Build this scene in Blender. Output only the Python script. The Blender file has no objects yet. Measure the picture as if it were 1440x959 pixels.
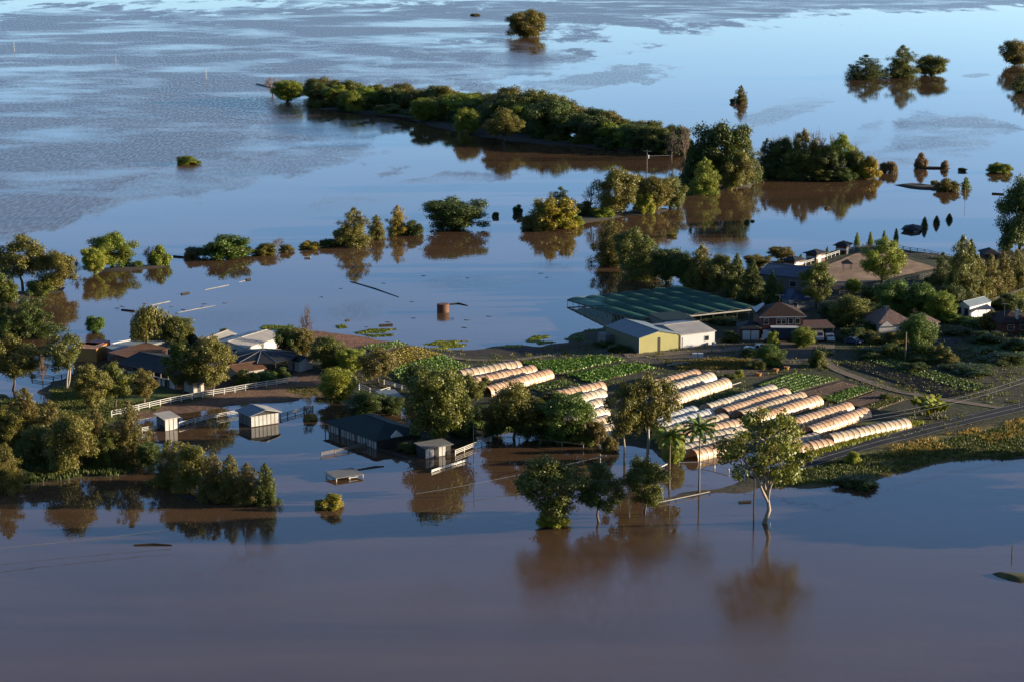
import bpy, math, random
import numpy as np
from mathutils import Vector, Matrix

sc = bpy.context.scene
col = sc.collection
R = math.radians

# ------------------------------------------------------------------ camera, sky, sun, exposure
CAM_H = 100.0          # helicopter height above the flood, metres
FPX = 3060.0           # focal length in photo pixels (photo 1440 wide)
HORIZON = -160.0
PITCH = math.atan((479.5 - HORIZON) / FPX)
cam_d = bpy.data.cameras.new('camera')
cam_d.sensor_fit = 'HORIZONTAL'
cam_d.sensor_width = 36.0
cam_d.lens = 36.0 * FPX / 1440.0
cam_d.clip_start = 1.0
cam_d.clip_end = 30000.0
cam = bpy.data.objects.new('camera', cam_d)
col.objects.link(cam)
cam.location = (0, 0, CAM_H)
cam.rotation_euler = (math.pi / 2 - PITCH, 0, 0)
sc.camera = cam

SUN_EL, SUN_AZ = R(9.0), R(86.5)     # azimuth clockwise from +Y
world = bpy.data.worlds.new('World')
sc.world = world
world.use_nodes = True
wn = world.node_tree
wn.nodes.clear()
sky = wn.nodes.new('ShaderNodeTexSky')
sky.sky_type = 'NISHITA'
sky.sun_disc = False
sky.sun_elevation = SUN_EL
sky.sun_rotation = SUN_AZ
sky.altitude = 100
sky.air_density = 0.6
sky.dust_density = 0.6
sky.ozone_density = 2.4
bg = wn.nodes.new('ShaderNodeBackground')
bg.inputs['Strength'].default_value = 0.085
wo = wn.nodes.new('ShaderNodeOutputWorld')
wn.links.new(sky.outputs[0], bg.inputs[0])
wn.links.new(bg.outputs[0], wo.inputs[0])

sun_d = bpy.data.lights.new('sun', 'SUN')
sun_d.energy = 5.0
sun_d.angle = R(0.55)
sun_d.color = (1.0, 0.83, 0.60)
sun = bpy.data.objects.new('sun', sun_d)
col.objects.link(sun)
sdir = Vector((math.sin(SUN_AZ) * math.cos(SUN_EL), math.cos(SUN_AZ) * math.cos(SUN_EL), math.sin(SUN_EL)))
sun.rotation_euler = sdir.to_track_quat('Z', 'Y').to_euler()
sun.location = sdir * 500

sc.view_settings.view_transform = 'Standard'
sc.view_settings.look = 'None'
sc.view_settings.gamma = 1.0
sc.view_settings.exposure = 2.1
sc.render.engine = 'CYCLES'
sc.cycles.max_bounces = 6
sc.cycles.transparent_max_bounces = 6
sc.cycles.use_denoising = True

# ------------------------------------------------------------------ pixel -> ground helpers
_cp, _sp = math.cos(PITCH), math.sin(PITCH)
def ray(px, py):
    a = (px - 720.0) / FPX; b = -(py - 479.5) / FPX
    return Vector((a, b * _sp + _cp, b * _cp - _sp))
def G(px, py, z=0.0):
    """photo pixel -> point of the level z"""
    d = ray(px, py); t = (z - CAM_H) / d.z
    return Vector((d.x * t, d.y * t, z))
def S(px, py):
    """photo pixels per metre on the ground seen at that pixel"""
    d = ray(px, py); return FPX / (-CAM_H / d.z)

# ------------------------------------------------------------------ mesh builder
class MB:
    def __init__(s): s.v = []; s.f = []
    def add(s, vs, fs):
        o = len(s.v); s.v.extend([tuple(v) for v in vs]); s.f.extend([tuple(i + o for i in f) for f in fs]); return s
    def box(s, x0, y0, z0, x1, y1, z1):
        return s.add([(x0,y0,z0),(x1,y0,z0),(x1,y1,z0),(x0,y1,z0),(x0,y0,z1),(x1,y0,z1),(x1,y1,z1),(x0,y1,z1)],
                     [(0,3,2,1),(4,5,6,7),(0,1,5,4),(1,2,6,5),(2,3,7,6),(3,0,4,7)])
    def prism(s, poly, d):
        """extrude a closed 3D polygon by vector d"""
        n = len(poly); d = Vector(d)
        vs = [Vector(p) for p in poly] + [Vector(p) + d for p in poly]
        return s.add(vs, [tuple(range(n))[::-1], tuple(range(n, 2*n))] + [(i, (i+1) % n, n + (i+1) % n, n + i) for i in range(n)])
    def tube(s, pts, rad, n=6, cap=True):
        pts = [Vector(p) for p in pts]; rings = []
        if not hasattr(rad, '__len__'): rad = [rad] * len(pts)
        for i, p in enumerate(pts):
            t = (pts[min(i+1, len(pts)-1)] - pts[max(i-1, 0)])
            t = t.normalized() if t.length > 1e-9 else Vector((0,0,1))
            a = Vector((1,0,0)) if abs(t.x) < .8 else Vector((0,1,0))
            u = t.cross(a).normalized(); w = t.cross(u)
            rings.append([p + (u*math.cos(2*math.pi*k/n) + w*math.sin(2*math.pi*k/n)) * rad[i] for k in range(n)])
        vs = [q for r in rings for q in r]; fs = []
        for i in range(len(pts)-1):
            for k in range(n):
                fs.append((i*n+k, i*n+(k+1) % n, (i+1)*n+(k+1) % n, (i+1)*n+k))
        if cap:
            fs.append(tuple(range(n))[::-1]); fs.append(tuple(range((len(pts)-1)*n, len(pts)*n)))
        return s.add(vs, fs)
    def slab(s, quad, th):
        """a sheet given by its corners (top side), thickness th downward"""
        return s.prism([Vector(q) - Vector((0,0,th)) for q in quad], (0,0,th))
    def mesh(s, name, mat=None, smooth=False):
        me = bpy.data.meshes.new(name); me.from_pydata(s.v, [], s.f); me.update()
        if mat: me.materials.append(mat)
        if smooth: me.polygons.foreach_set('use_smooth', [True]*len(me.polygons))
        return me
    def build(s, name, mat, parent=None, smooth=False):
        return link(name, s.mesh(name, mat, smooth), parent)

def link(name, me, parent=None):
    o = bpy.data.objects.new(name, me); col.objects.link(o)
    if parent is not None: o.parent = parent
    return o
def empty(name, loc=(0,0,0), rz=0.0):
    o = bpy.data.objects.new(name, None); col.objects.link(o)
    o.empty_display_size = .2
    o.location = loc; o.rotation_euler = (0,0,rz); return o
def tag(o, label=None, cat=None, group=None, kind=None):
    if label: o['label'] = label
    if cat: o['category'] = cat
    if group: o['group'] = group
    if kind: o['kind'] = kind
    return o
def np_mesh(name, V, F, mat, smooth=False):
    """V (n,3) array, F (m,k) array of equal-sided faces"""
    me = bpy.data.meshes.new(name)
    V = np.asarray(V, dtype=np.float32); F = np.asarray(F, dtype=np.int32)
    me.vertices.add(len(V)); me.vertices.foreach_set('co', V.ravel())
    m, k = F.shape
    me.loops.add(m*k); me.loops.foreach_set('vertex_index', F.ravel())
    me.polygons.add(m); me.polygons.foreach_set('loop_start', np.arange(0, m*k, k, dtype=np.int32))
    if smooth: me.polygons.foreach_set('use_smooth', np.ones(m, dtype=bool))
    me.update(calc_edges=True); me.validate()
    if mat: me.materials.append(mat)
    return me

# ------------------------------------------------------------------ material helpers
class NT:
    def __init__(s, name):
        s.m = bpy.data.materials.new(name); s.m.use_nodes = True; s.t = s.m.node_tree; s.t.nodes.clear()
        s.out = s.t.nodes.new('ShaderNodeOutputMaterial')
    def n(s, typ, _in=None, **kw):
        nd = s.t.nodes.new(typ)
        for k, v in kw.items(): setattr(nd, k, v)
        for k, v in (_in or {}).items():
            sock = nd.inputs[k]
            if isinstance(v, bpy.types.NodeSocket): s.t.links.new(v, sock)
            else: sock.default_value = v
        return nd
    def math(s, op, a, b=0.0, clamp=False):
        return s.n('ShaderNodeMath', {0: a, 1: b}, operation=op, use_clamp=clamp).outputs[0]
    def mix(s, f, a, b, blend='MIX'):
        nd = s.n('ShaderNodeMix', data_type='RGBA', blend_type=blend)
        for i, v in ((0, f), (6, a), (7, b)):
            if isinstance(v, bpy.types.NodeSocket): s.t.links.new(v, nd.inputs[i])
            else: nd.inputs[i].default_value = v
        return nd.outputs[2]
    def noise(s, scale, detail=4, rough=.55, vec=None, dist=0.0):
        i = {'Scale': scale, 'Detail': detail, 'Roughness': rough, 'Distortion': dist}
        if vec is not None: i['Vector'] = vec
        return s.n('ShaderNodeTexNoise', i)
    def ramp(s, f, a, b, lo=0.0, hi=1.0):
        return s.n('ShaderNodeMapRange', {'Value': f, 'From Min': a, 'From Max': b, 'To Min': lo, 'To Max': hi}).outputs[0]
    def done(s, shader):
        s.t.links.new(shader, s.out.inputs['Surface']); return s.m
def C4(c): return (c[0], c[1], c[2], 1.0)

def paint(name, c, rough=.6, var=.25, scale=1.5, metal=0.0, wave=None, bump=0.0, dirt=None, spec=.3):
    """weathered plain surface: base colour with blotches and optional corrugation (wave = pitch in metres along local x or y)"""
    c = [x*.36 for x in c]; dirt = [x*.36 for x in dirt] if dirt else None
    k = NT(name)
    tc = k.n('ShaderNodeTexCoord').outputs['Object']
    n1 = k.noise(scale, 5, .65, tc).outputs['Fac']
    f = k.ramp(n1, .3, .7, 1-var, 1+var*.6)
    cc = k.mix(1.0, C4(c), k.n('ShaderNodeCombineColor', {0: f, 1: f, 2: f}).outputs[0], 'MULTIPLY')
    if dirt:
        n2 = k.noise(scale*.45, 6, .7, tc, .6).outputs['Fac']
        cc = k.mix(k.ramp(n2, .48, .68, 0, .8), cc, C4(dirt))
    i = {'Base Color': cc, 'Roughness': rough, 'Metallic': metal, 'Specular IOR Level': spec}
    if wave:
        axis, pitch = wave
        w = k.n('ShaderNodeTexWave', {'Vector': tc, 'Scale': .314 / pitch, 'Distortion': 0.0}, bands_direction=axis).outputs['Fac']
        i['Normal'] = k.n('ShaderNodeBump', {'Height': w, 'Strength': .5, 'Distance': .03}).outputs[0]
    elif bump:
        i['Normal'] = k.n('ShaderNodeBump', {'Height': k.noise(scale*6, 5, .6, tc).outputs['Fac'], 'Strength': bump, 'Distance': .05}).outputs[0]
    b = k.n('ShaderNodeBsdfPrincipled', i)
    return k.done(b.outputs[0])

def leafmat(name, trans=.22):
    """foliage; each tree's own tint comes from the object's colour"""
    k = NT(name)
    oi = k.n('ShaderNodeObjectInfo')
    geo = k.n('ShaderNodeNewGeometry')
    r = geo.outputs['Random Per Island']
    v = k.ramp(r, 0, 1, .62, 1.38)
    cc = k.mix(1.0, oi.outputs['Color'], k.n('ShaderNodeCombineColor', {0: v, 1: v, 2: v}).outputs[0], 'MULTIPLY')
    n1 = k.noise(4.0, 2, .5, k.n('ShaderNodeTexCoord').outputs['Object'])
    hs = k.n('ShaderNodeHueSaturation', {'Hue': k.ramp(n1.outputs['Fac'], .3, .7, .475, .52), 'Saturation': 1.0, 'Value': 1.0, 'Color': cc}).outputs[0]
    d = k.n('ShaderNodeBsdfPrincipled', {'Base Color': hs, 'Roughness': .55, 'Specular IOR Level': .25})
    tcol = k.mix(1.0, hs, (1.25, 1.15, .55, 1), 'MULTIPLY')
    t = k.n('ShaderNodeBsdfTranslucent', {'Color': tcol})
    mx = k.n('ShaderNodeMixShader', {0: trans, 1: d.outputs[0], 2: t.outputs[0]})
    return k.done(mx.outputs[0])

M = {}
M['leaf'] = leafmat('foliage')
M['bark'] = paint('grey_brown_bark', (.17, .125, .09), .85, .4, 3, bump=.5)
M['pale_bark'] = paint('pale_gum_bark', (.52, .42, .32), .75, .35, 2.0, bump=.3, dirt=(.22, .16, .11))
M['twig'] = paint('reddish_twig', (.30, .19, .14), .85, .3, 3)
M['white'] = paint('white_paint', (.76, .74, .70), .5, .16, .8, dirt=(.55, .50, .42))
M['white_clad'] = paint('white_cladding', (.80, .80, .79), .5, .10, .6, wave=('X', .25))
M['yellow_clad'] = paint('yellow_cladding', (.55, .50, .17), .55, .10, .6, wave=('X', .25))
M['shade_green_clad'] = paint('shaded_green_cladding', (.15, .17, .09), .55, .12, .6, wave=('Y', .25))  # green darkened to hold the shade of the packing shed's side
M['grey_roof'] = paint('grey_blue_metal_roof', (.24, .30, .34), .55, .15, .5, wave=('X', .3), spec=.2)
M['cream_roof'] = paint('cream_metal_roof', (.55, .50, .43), .5, .2, .4, wave=('X', .3))
M['blue_roof'] = paint('dark_blue_metal_roof', (.030, .06, .13), .6, .2, .5, wave=('X', .3))
M['dark_roof'] = paint('charcoal_roof', (.030, .035, .040), .75, .3, .6, bump=.2, spec=.15)
M['green_roof'] = paint('dark_green_roof', (.014, .038, .036), .7, .25, .6, spec=.15)
M['tile_roof'] = paint('brown_tile_roof', (.07, .045, .035), .7, .3, 1.5, bump=.4, spec=.08)
M['mottled_roof'] = paint('mottled_pink_tile_roof', (.30, .20, .17), .75, .5, 2.6, bump=.6, spec=.08, dirt=(.12, .08, .07))
M['brown_roof'] = paint('rusty_brown_roof', (.20, .105, .06), .6, .3, .7, spec=.08, wave=('X', .3))
M['brick'] = paint('red_brick', (.17, .055, .032), .8, .25, 2.0, bump=.3)
M['brown_wall'] = paint('brown_timber_wall', (.17, .085, .06), .8, .3, 1.0)
M['dark_wall'] = paint('dark_timber_wall', (.04, .035, .032), .8, .3, 1.0)
M['grey_wall'] = paint('grey_wall', (.22, .22, .21), .7, .2, .8)
M['dark'] = paint('dark_opening', (.012, .012, .014), .7, .2, 1)
M['navy_door'] = paint('navy_roller_door', (.025, .04, .075), .5, .15, .6, wave=('Z', .12))
M['glass'] = paint('window_glass', (.03, .04, .05), .08, .05, 1, spec=.6)
M['rust'] = paint('rusty_steel', (.22, .09, .045), .8, .4, 1.2, dirt=(.10, .045, .03), bump=.3)
M['orange'] = paint('orange_container_paint', (.62, .27, .06), .55, .15, .7, wave=('X', .3))
M['red'] = paint('red_container_paint', (.42, .06, .05), .55, .2, .7, wave=('X', .3))
M['steel'] = paint('galvanised_steel', (.42, .43, .44), .4, .15, 1, metal=.6)
M['timber'] = paint('weathered_timber', (.27, .22, .17), .85, .3, 2.0, bump=.3)
M['dark_timber'] = paint('dark_rail_timber', (.06, .05, .045), .85, .3, 2.0)
M['sand'] = paint('arena_sand', (.55, .37, .24), .95, .45, .30, bump=.6, dirt=(.34, .22, .14), spec=.08)
M['asphalt'] = paint('wet_asphalt', (.028, .030, .034), .9, .35, .4, bump=.15, spec=.15)
M['line'] = paint('road_line_paint', (.50, .50, .47), .6, .35, 1)
M['track'] = paint('dirt_track', (.21, .15, .10), .95, .25, .3, bump=.3)
M['soil'] = paint('ploughed_soil', (.125, .070, .042), .95, .3, .5, bump=.6)
M['dark_soil'] = paint('dark_wet_soil', (.055, .038, .028), .95, .3, .5, bump=.6)
M['tyre'] = paint('tyre_rubber', (.02, .02, .02), .8, .2, 2)
M['car_white'] = paint('white_car_paint', (.75, .76, .78), .25, .05, 1, spec=.5)
M['car_silver'] = paint('silver_car_paint', (.38, .39, .40), .3, .05, 1, spec=.5)
M['tank_white'] = paint('white_plastic', (.72, .74, .76), .45, .1, 1)
M['foam'] = paint('pale_flood_scum', (.55, .52, .46), .8, .3, 1)
M['debris'] = paint('dark_drift_debris', (.05, .038, .028), .9, .4, 2)

def plastic(name, c, dirt, amount):
    """weathered greenhouse film: part of the light passes through; rusty silt stains"""
    k = NT(name)
    tc = k.n('ShaderNodeTexCoord').outputs['Object']
    oi = k.n('ShaderNodeObjectInfo').outputs['Random']
    off = k.n('ShaderNodeVectorMath', {0: tc, 1: k.n('ShaderNodeCombineXYZ', {0: k.math('MULTIPLY', oi, 60.0), 1: k.math('MULTIPLY', oi, 33.0)}).outputs[0]}, operation='ADD').outputs[0]
    n1 = k.noise(.32, 5, .65, off, .4).outputs['Fac']
    n2 = k.noise(2.2, 4, .6, off).outputs['Fac']
    cc = k.mix(k.ramp(n1, .62 - amount*.35, .78 - amount*.25, 0, .85), C4(c), C4(dirt))
    cc = k.mix(k.ramp(n2, .45, .75, 0, .35), cc, C4([x*.72 for x in dirt]))
    d = k.n('ShaderNodeBsdfPrincipled', {'Base Color': cc, 'Roughness': .42, 'Specular IOR Level': .35})
    t = k.n('ShaderNodeBsdfTranslucent', {'Color': cc})
    mx = k.n('ShaderNodeMixShader', {0: .28, 1: d.outputs[0], 2: t.outputs[0]})
    return k.done(mx.outputs[0])
M['film_white'] = plastic('white_film', (.40, .345, .26), (.34, .24, .155), .32)
M['film_cream'] = plastic('cream_film', (.39, .31, .21), (.32, .20, .115), .45)
M['film_tan'] = plastic('tan_stained_film', (.41, .28, .18), (.32, .18, .095), .55)
M['film_clear'] = plastic('grey_film', (.36, .37, .36), (.36, .30, .23), .25)

def netting():
    k = NT('green_shade_net')
    tc = k.n('ShaderNodeTexCoord').outputs['Object']
    n1 = k.noise(.25, 4, .6, tc).outputs['Fac']
    cc = k.mix(k.ramp(n1, .35, .7), (.004, .034, .023, 1), (.008, .062, .042, 1))
    d = k.n('ShaderNodeBsdfPrincipled', {'Base Color': cc, 'Roughness': .8, 'Specular IOR Level': .15})
    t = k.n('ShaderNodeBsdfTransparent', {'Color': (.55, .85, .75, 1)})
    mx = k.n('ShaderNodeMixShader', {0: .18, 1: d.outputs[0], 2: t.outputs[0]})
    return k.done(mx.outputs[0])
M['net'] = netting()

# ------------------------------------------------------------------ water
# wind-ruffled patches of the flood (photo ellipse: centre, half width, half height, rise to the right per pixel, strength)
WIND = [(150, 60, 330, 55, 0.0, 1), (480, 40, 330, 44, .02, 1), (820, 14, 330, 24, .03, 1), (1200, 4, 400, 14, .02, .9),
        (120, 185, 330, 62, .16, 1), (330, 120, 240, 40, .12, 1), (40, 290, 160, 46, .14, 1), (20, 120, 200, 60, 0, 1),
        (400, 208, 165, 40, .10, .8), (270, 250, 150, 34, .18, .8),
        (585, 266, 125, 17, .17, .75), (845, 113, 110, 15, .14, .7), (640, 92, 190, 24, .05, .8),
        (500, 435, 55, 16, 0, .6), (660, 398, 85, 11, .06, .45), (320, 446, 75, 13, .1, .5), (690, 392, 80, 9, .08, .4), (630, 455, 42, 18, 0, .35),
        (1105, 158, 62, 16, .28, .6), (1335, 188, 90, 34, .12, .75), (1290, 215, 110, 20, .1, .6), (1210, 190, 36, 12, .4, .5), (1375, 106, 20, 3, .06, .6),
        (720, 915, 1300, 175, 0, .75), (1000, 800, 520, 60, .02, .7), (760, 385, 55, 14, .08, .35), (1040, 350, 60, 10, 0, .3)]
def water_material():
    k = NT('flood_water')
    geo = k.n('ShaderNodeNewGeometry')
    P = geo.outputs['Position']
    sc1 = k.n('ShaderNodeVectorMath', {0: P, 1: (.030, .0095, 0)}, operation='MULTIPLY').outputs[0]
    nz = k.noise(1.0, 5, .68, sc1).outputs['Color']
    nzc = k.n('ShaderNodeVectorMath', {0: nz, 1: (.5, .5, .5)}, operation='SUBTRACT').outputs[0]
    sep = k.n('ShaderNodeSeparateXYZ', {0: nzc})
    mask = None
    for (cx, cy, rx, ry, sl, st) in WIND:
        c = G(cx, cy); a = G(cx + rx, cy - sl*rx) - c; b = G(cx, cy - ry) - c
        det = a.x*b.y - a.y*b.x
        d = k.n('ShaderNodeVectorMath', {0: P, 1: tuple(c)}, operation='SUBTRACT').outputs[0]
        t_ = k.n('ShaderNodeVectorMath', {0: d, 1: (-a.y/det, a.x/det, 0)}, operation='DOT_PRODUCT').outputs['Value']
        s_ = k.math('MULTIPLY_ADD', sep.outputs[0], 2.6); s_.node.inputs[2].default_value = 0
        k.t.links.new(k.n('ShaderNodeVectorMath', {0: d, 1: (b.y/det, -b.x/det, 0)}, operation='DOT_PRODUCT').outputs['Value'], s_.node.inputs[2])
        t2 = k.math('MULTIPLY_ADD', sep.outputs[1], 3.0); k.t.links.new(t_, t2.node.inputs[2])
        q = k.math('ADD', k.math('MULTIPLY', s_, s_), k.math('MULTIPLY', t2, t2))
        e = k.n('ShaderNodeMapRange', {'Value': q, 'From Min': 1.25, 'From Max': .55, 'To Min': 0.0, 'To Max': st}, interpolation_type='SMOOTHSTEP').outputs[0]
        mask = e if mask is None else k.math('MAXIMUM', mask, e)
    # finer streaks of calmer water inside the ruffled areas
    sc2 = k.n('ShaderNodeVectorMath', {0: P, 1: (.010, .012, 0)}, operation='MULTIPLY').outputs[0]
    st = k.noise(1.0, 4, .65, sc2).outputs['Fac']
    mask = k.math('MULTIPLY', mask, k.ramp(st, .36, .52, .35, 1.0))
    spk = k.noise(1.0, 2, .6, k.n('ShaderNodeVectorMath', {0: P, 1: (.95, .17, 0)}, operation='MULTIPLY').outputs[0]).outputs['Fac']
    mask = k.math('MULTIPLY', mask, k.ramp(spk, .36, .6, .72, 1.08))
    # silt: brown, with slow swirls
    sw = k.noise(1.0, 3, .65, k.n('ShaderNodeVectorMath', {0: P, 1: (.008, .035, 0)}, operation='MULTIPLY').outputs[0], .6).outputs['Fac']
    silt = k.mix(k.ramp(sw, .35, .65), (.040, .024, .0135, 1), (.062, .036, .020, 1))
    # ripples
    w1 = k.noise(.55, 1, .6, P).outputs['Fac']
    w2 = k.noise(1.3, 2, .6, k.n('ShaderNodeVectorMath', {0: P, 1: (1, .6, 1)}, operation='MULTIPLY').outputs[0]).outputs['Fac']
    b1 = k.n('ShaderNodeBump', {'Height': w1, 'Strength': 1.0, 'Distance': .012})
    dist2 = k.math('MULTIPLY', mask, .008)
    b2 = k.n('ShaderNodeBump', {'Height': w2, 'Strength': 1.0, 'Distance': dist2, 'Normal': b1.outputs[0]})
    rough = k.math('MULTIPLY_ADD', mask, .28); rough.node.inputs[2].default_value = .03
    p = k.n('ShaderNodeBsdfPrincipled', {'Base Color': silt, 'Roughness': rough, 'IOR': 1.333, 'Normal': b2.outputs[0]})
    return k.done(p.outputs[0])
M['water'] = water_material()
w = MB().add([(-9000, -500, 0), (9000, -500, 0), (9000, 14000, 0), (-9000, 14000, 0)], [(0, 1, 2, 3)]).build('flood_water', M['water'])
tag(w, 'brown flood water spread over the whole plain', None, kind='structure')

# ------------------------------------------------------------------ land
def signed_dist(X, Y, poly):
    """distance to a polygon, positive inside"""
    n = len(poly); d2 = np.full(X.shape, 1e18); inside = np.zeros(X.shape, bool)
    for i in range(n):
        x1, y1 = poly[i]; x2, y2 = poly[(i+1) % n]
        ex, ey = x2-x1, y2-y1; L = ex*ex + ey*ey + 1e-9
        t = np.clip(((X-x1)*ex + (Y-y1)*ey) / L, 0, 1)
        d2 = np.minimum(d2, (X-x1-t*ex)**2 + (Y-y1-t*ey)**2)
        c = ((y1 > Y) != (y2 > Y)) & (X < (x2-x1)*(Y-y1)/(y2-y1+1e-12) + x1)
        inside ^= c
    return np.where(inside, 1, -1) * np.sqrt(d2)
def vnoise(X, Y, s, seed=0):
    """smooth value noise 0..1"""
    X = np.asarray(X)/s; Y = np.asarray(Y)/s
    xi = np.floor(X).astype(np.int64); yi = np.floor(Y).astype(np.int64); fx = X-xi; fy = Y-yi
    fx = fx*fx*(3-2*fx); fy = fy*fy*(3-2*fy)
    def h(a, b):
        v = np.sin(a*127.1 + b*311.7 + seed*74.7)*43758.5453; return v - np.floor(v)
    return (h(xi,yi)*(1-fx) + h(xi+1,yi)*fx)*(1-fy) + (h(xi,yi+1)*(1-fx) + h(xi+1,yi+1)*fx)*fy
def wpoly(pp): return [tuple(G(*p)[:2]) for p in pp]

FARM = wpoly([(60,548),(95,522),(150,514),(165,500),(240,491),(262,484),(330,477),(385,467),(440,463),(500,470),(545,477),(590,487),(650,490),
  (720,487),(765,488),(800,481),(815,467),(850,459),(862,444),(890,428),(940,403),(1000,392),(1050,381),(1085,381),(1110,373),(1170,356),(1215,346),(1250,346),
  (1340,361),(1380,362),(1440,352),(1700,345),(1900,500),(1800,640),(1440,641),(1380,648),(1300,660),(1255,668),(1228,680),(1160,683),(1080,686),
  (1010,694),(925,707),(925,703),(1010,686),(1040,677),(1075,666),(1110,652),(1120,641),(1060,640),(1020,642),(960,639),(900,631),(850,623),(835,612),
  (760,607),(700,605),(668,611),(640,626),(590,636),(552,627),(572,612),(585,597),(590,582),(560,560),(530,556),(455,562),(440,559),(400,566),
  (330,571),(290,577),(250,583),(200,590),(170,600),(140,612),(90,608),(60,580)])
GROVE = wpoly([(-120,560),(0,556),(60,566),(120,602),(165,622),(205,650),(190,668),(100,676),(0,684),(-120,690)])
def ground_z(x, y):
    X = np.atleast_1d(np.asarray(x, float)); Y = np.atleast_1d(np.asarray(y, float))
    wob = (vnoise(X, Y, 16, 3) - .5)*5.0 + (vnoise(X, Y, 7, 1) - .5)*3.6 + (vnoise(X, Y, 2.5, 2) - .5)*1.6
    d = np.maximum(signed_dist(X, Y, FARM), signed_dist(X, Y, GROVE)) + wob*.8
    z = np.where(d > 0, .75*(1 - np.exp(-d/9.0)), d*.12)
    return np.clip(z, -1.0, 2.0) + (vnoise(X, Y, 3.1, 5) - .5)*.10
def on_ground(px, py):
    """pixel -> point on the farm ground (or on the water where flooded)"""
    z = .5
    for _ in range(3):
        p = G(px, py, z); z = max(0.0, float(ground_z(p.x, p.y)[0]))
    return G(px, py, z)

# soil colours by area, two with shade put in (photo polygons): colour, softness in metres
ZONES = [
  ([(70,548),(215,540),(240,560),(215,585),(120,600),(70,580)], (0.037,0.052,0.011)),            # grass of the left paddock
  ([(215,545),(300,535),(440,528),(470,545),(452,565),(330,572),(200,592),(180,588),(300,556)], (0.084,0.050,0.033)),   # bare paddock
  ([(300,556),(395,545),(450,545),(445,562),(350,568)], (0.099,0.057,0.035)),
  ([(405,545),(450,543),(450,558),(420,560)], (0.074,0.057,0.022)),
  ([(430,462),(500,468),(560,478),(580,488),(530,496),(470,492),(440,480)], (0.099,0.047,0.027)), # red ploughed soil
  ([(560,482),(650,512),(690,520),(640,545),(560,530),(520,500)], (0.055,0.042,0.022)),
  ([(590,486),(720,486),(840,470),(850,490),(760,500),(640,505)], (0.022,0.017,0.014)),          # dark wet headland
  ([(840,492),(1000,485),(1110,470),(1170,480),(1160,510),(1050,518),(930,515),(850,508)], (0.050,0.042,0.035)),        # yard
  ([(930,515),(1060,515),(1080,535),(1000,530)], (0.050,0.037,0.025)),
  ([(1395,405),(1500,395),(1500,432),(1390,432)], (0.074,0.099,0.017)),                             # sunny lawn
  ([(1335,492),(1440,482),(1500,484),(1500,530),(1440,522),(1380,505)], (0.030,0.062,0.025)),       # lawn, its shade put into a darker green
  ([(1300,478),(1340,470),(1385,478),(1350,495),(1310,500)], (0.022,0.025,0.030)),                  # driveway, its shadow put into the blue-black colour
  ([(1150,632),(1280,600),(1275,592),(1170,615),(1110,640)], (0.065,0.069,0.015)),                    # verge above the road
  ([(1110,668),(1200,640),(1440,595),(1800,560),(1800,640),(1440,641),(1240,676),(1100,686)], (0.084,0.067,0.017)),  # long dry grass below the road
  ([(1200,645),(1440,600),(1440,620),(1250,650)], (0.099,0.072,0.017)),
]
def build_land():
    x0, x1, y0, y1, st = -190, 260, 330, 640, 1.15
    xs = np.arange(x0, x1, st); ys = np.arange(y0, y1, st)
    X, Y = np.meshgrid(xs, ys); sh = X.shape
    Z = ground_z(X.ravel(), Y.ravel()).reshape(sh)
    colr = np.empty(sh + (3,)); base = np.array([.026, .022, .014])
    g = vnoise(X, Y, 9, 11)[..., None]
    colr[:] = base*(1-g) + np.array([.022, .028, .010])*g
    wob = (vnoise(X, Y, 4, 21) - .5)*5
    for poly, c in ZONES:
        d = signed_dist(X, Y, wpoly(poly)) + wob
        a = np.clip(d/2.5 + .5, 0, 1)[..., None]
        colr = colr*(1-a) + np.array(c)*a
    wet = np.clip((.22 - Z)/.22, 0, 1)[..., None]
    colr = colr*(1 - wet*.55) + np.array([.05, .035, .025])*wet*.55
    idx = np.arange(X.size).reshape(sh)
    keep = (np.maximum.reduce([Z[:-1,:-1], Z[1:,:-1], Z[:-1,1:], Z[1:,1:]]) > -.45)
    F = np.stack([idx[:-1,:-1], idx[:-1,1:], idx[1:,1:], idx[1:,:-1]], -1)[keep]
    V = np.stack([X, Y, Z], -1).reshape(-1, 3)
    used = np.unique(F); remap = np.full(len(V), -1); remap[used] = np.arange(len(used))
    k = NT('farm_ground')
    at = k.n('ShaderNodeAttribute', attribute_name='soil')
    P = k.n('ShaderNodeNewGeometry').outputs['Position']
    n1 = k.noise(.9, 6, .7, P).outputs['Fac']; n2 = k.noise(.12, 5, .6, P).outputs['Fac']
    f = k.math('MULTIPLY', k.ramp(n1, .25, .75, .55, 1.45), k.ramp(n2, .3, .7, .8, 1.2))
    cc = k.mix(1.0, at.outputs['Color'], k.n('ShaderNodeCombineColor', {0: f, 1: f, 2: f}).outputs[0], 'MULTIPLY')
    bp = k.n('ShaderNodeBump', {'Height': n1, 'Strength': .9, 'Distance': .25})
    M['ground'] = k.done(k.n('ShaderNodeBsdfPrincipled', {'Base Color': cc, 'Roughness': .95, 'Specular IOR Level': .15, 'Normal': bp.outputs[0]}).outputs[0])
    me = np_mesh('farm_ground', V[used], remap[F], M['ground'], True)
    a = me.color_attributes.new('soil', 'FLOAT_COLOR', 'POINT')
    a.data.foreach_set('color', np.concatenate([colr.reshape(-1, 3)[used], np.ones((len(used), 1))], 1).astype(np.float32).ravel())
    tag(link('farm_ground', me), 'muddy farm ground standing out of the flood', kind='structure')
build_land()

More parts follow.
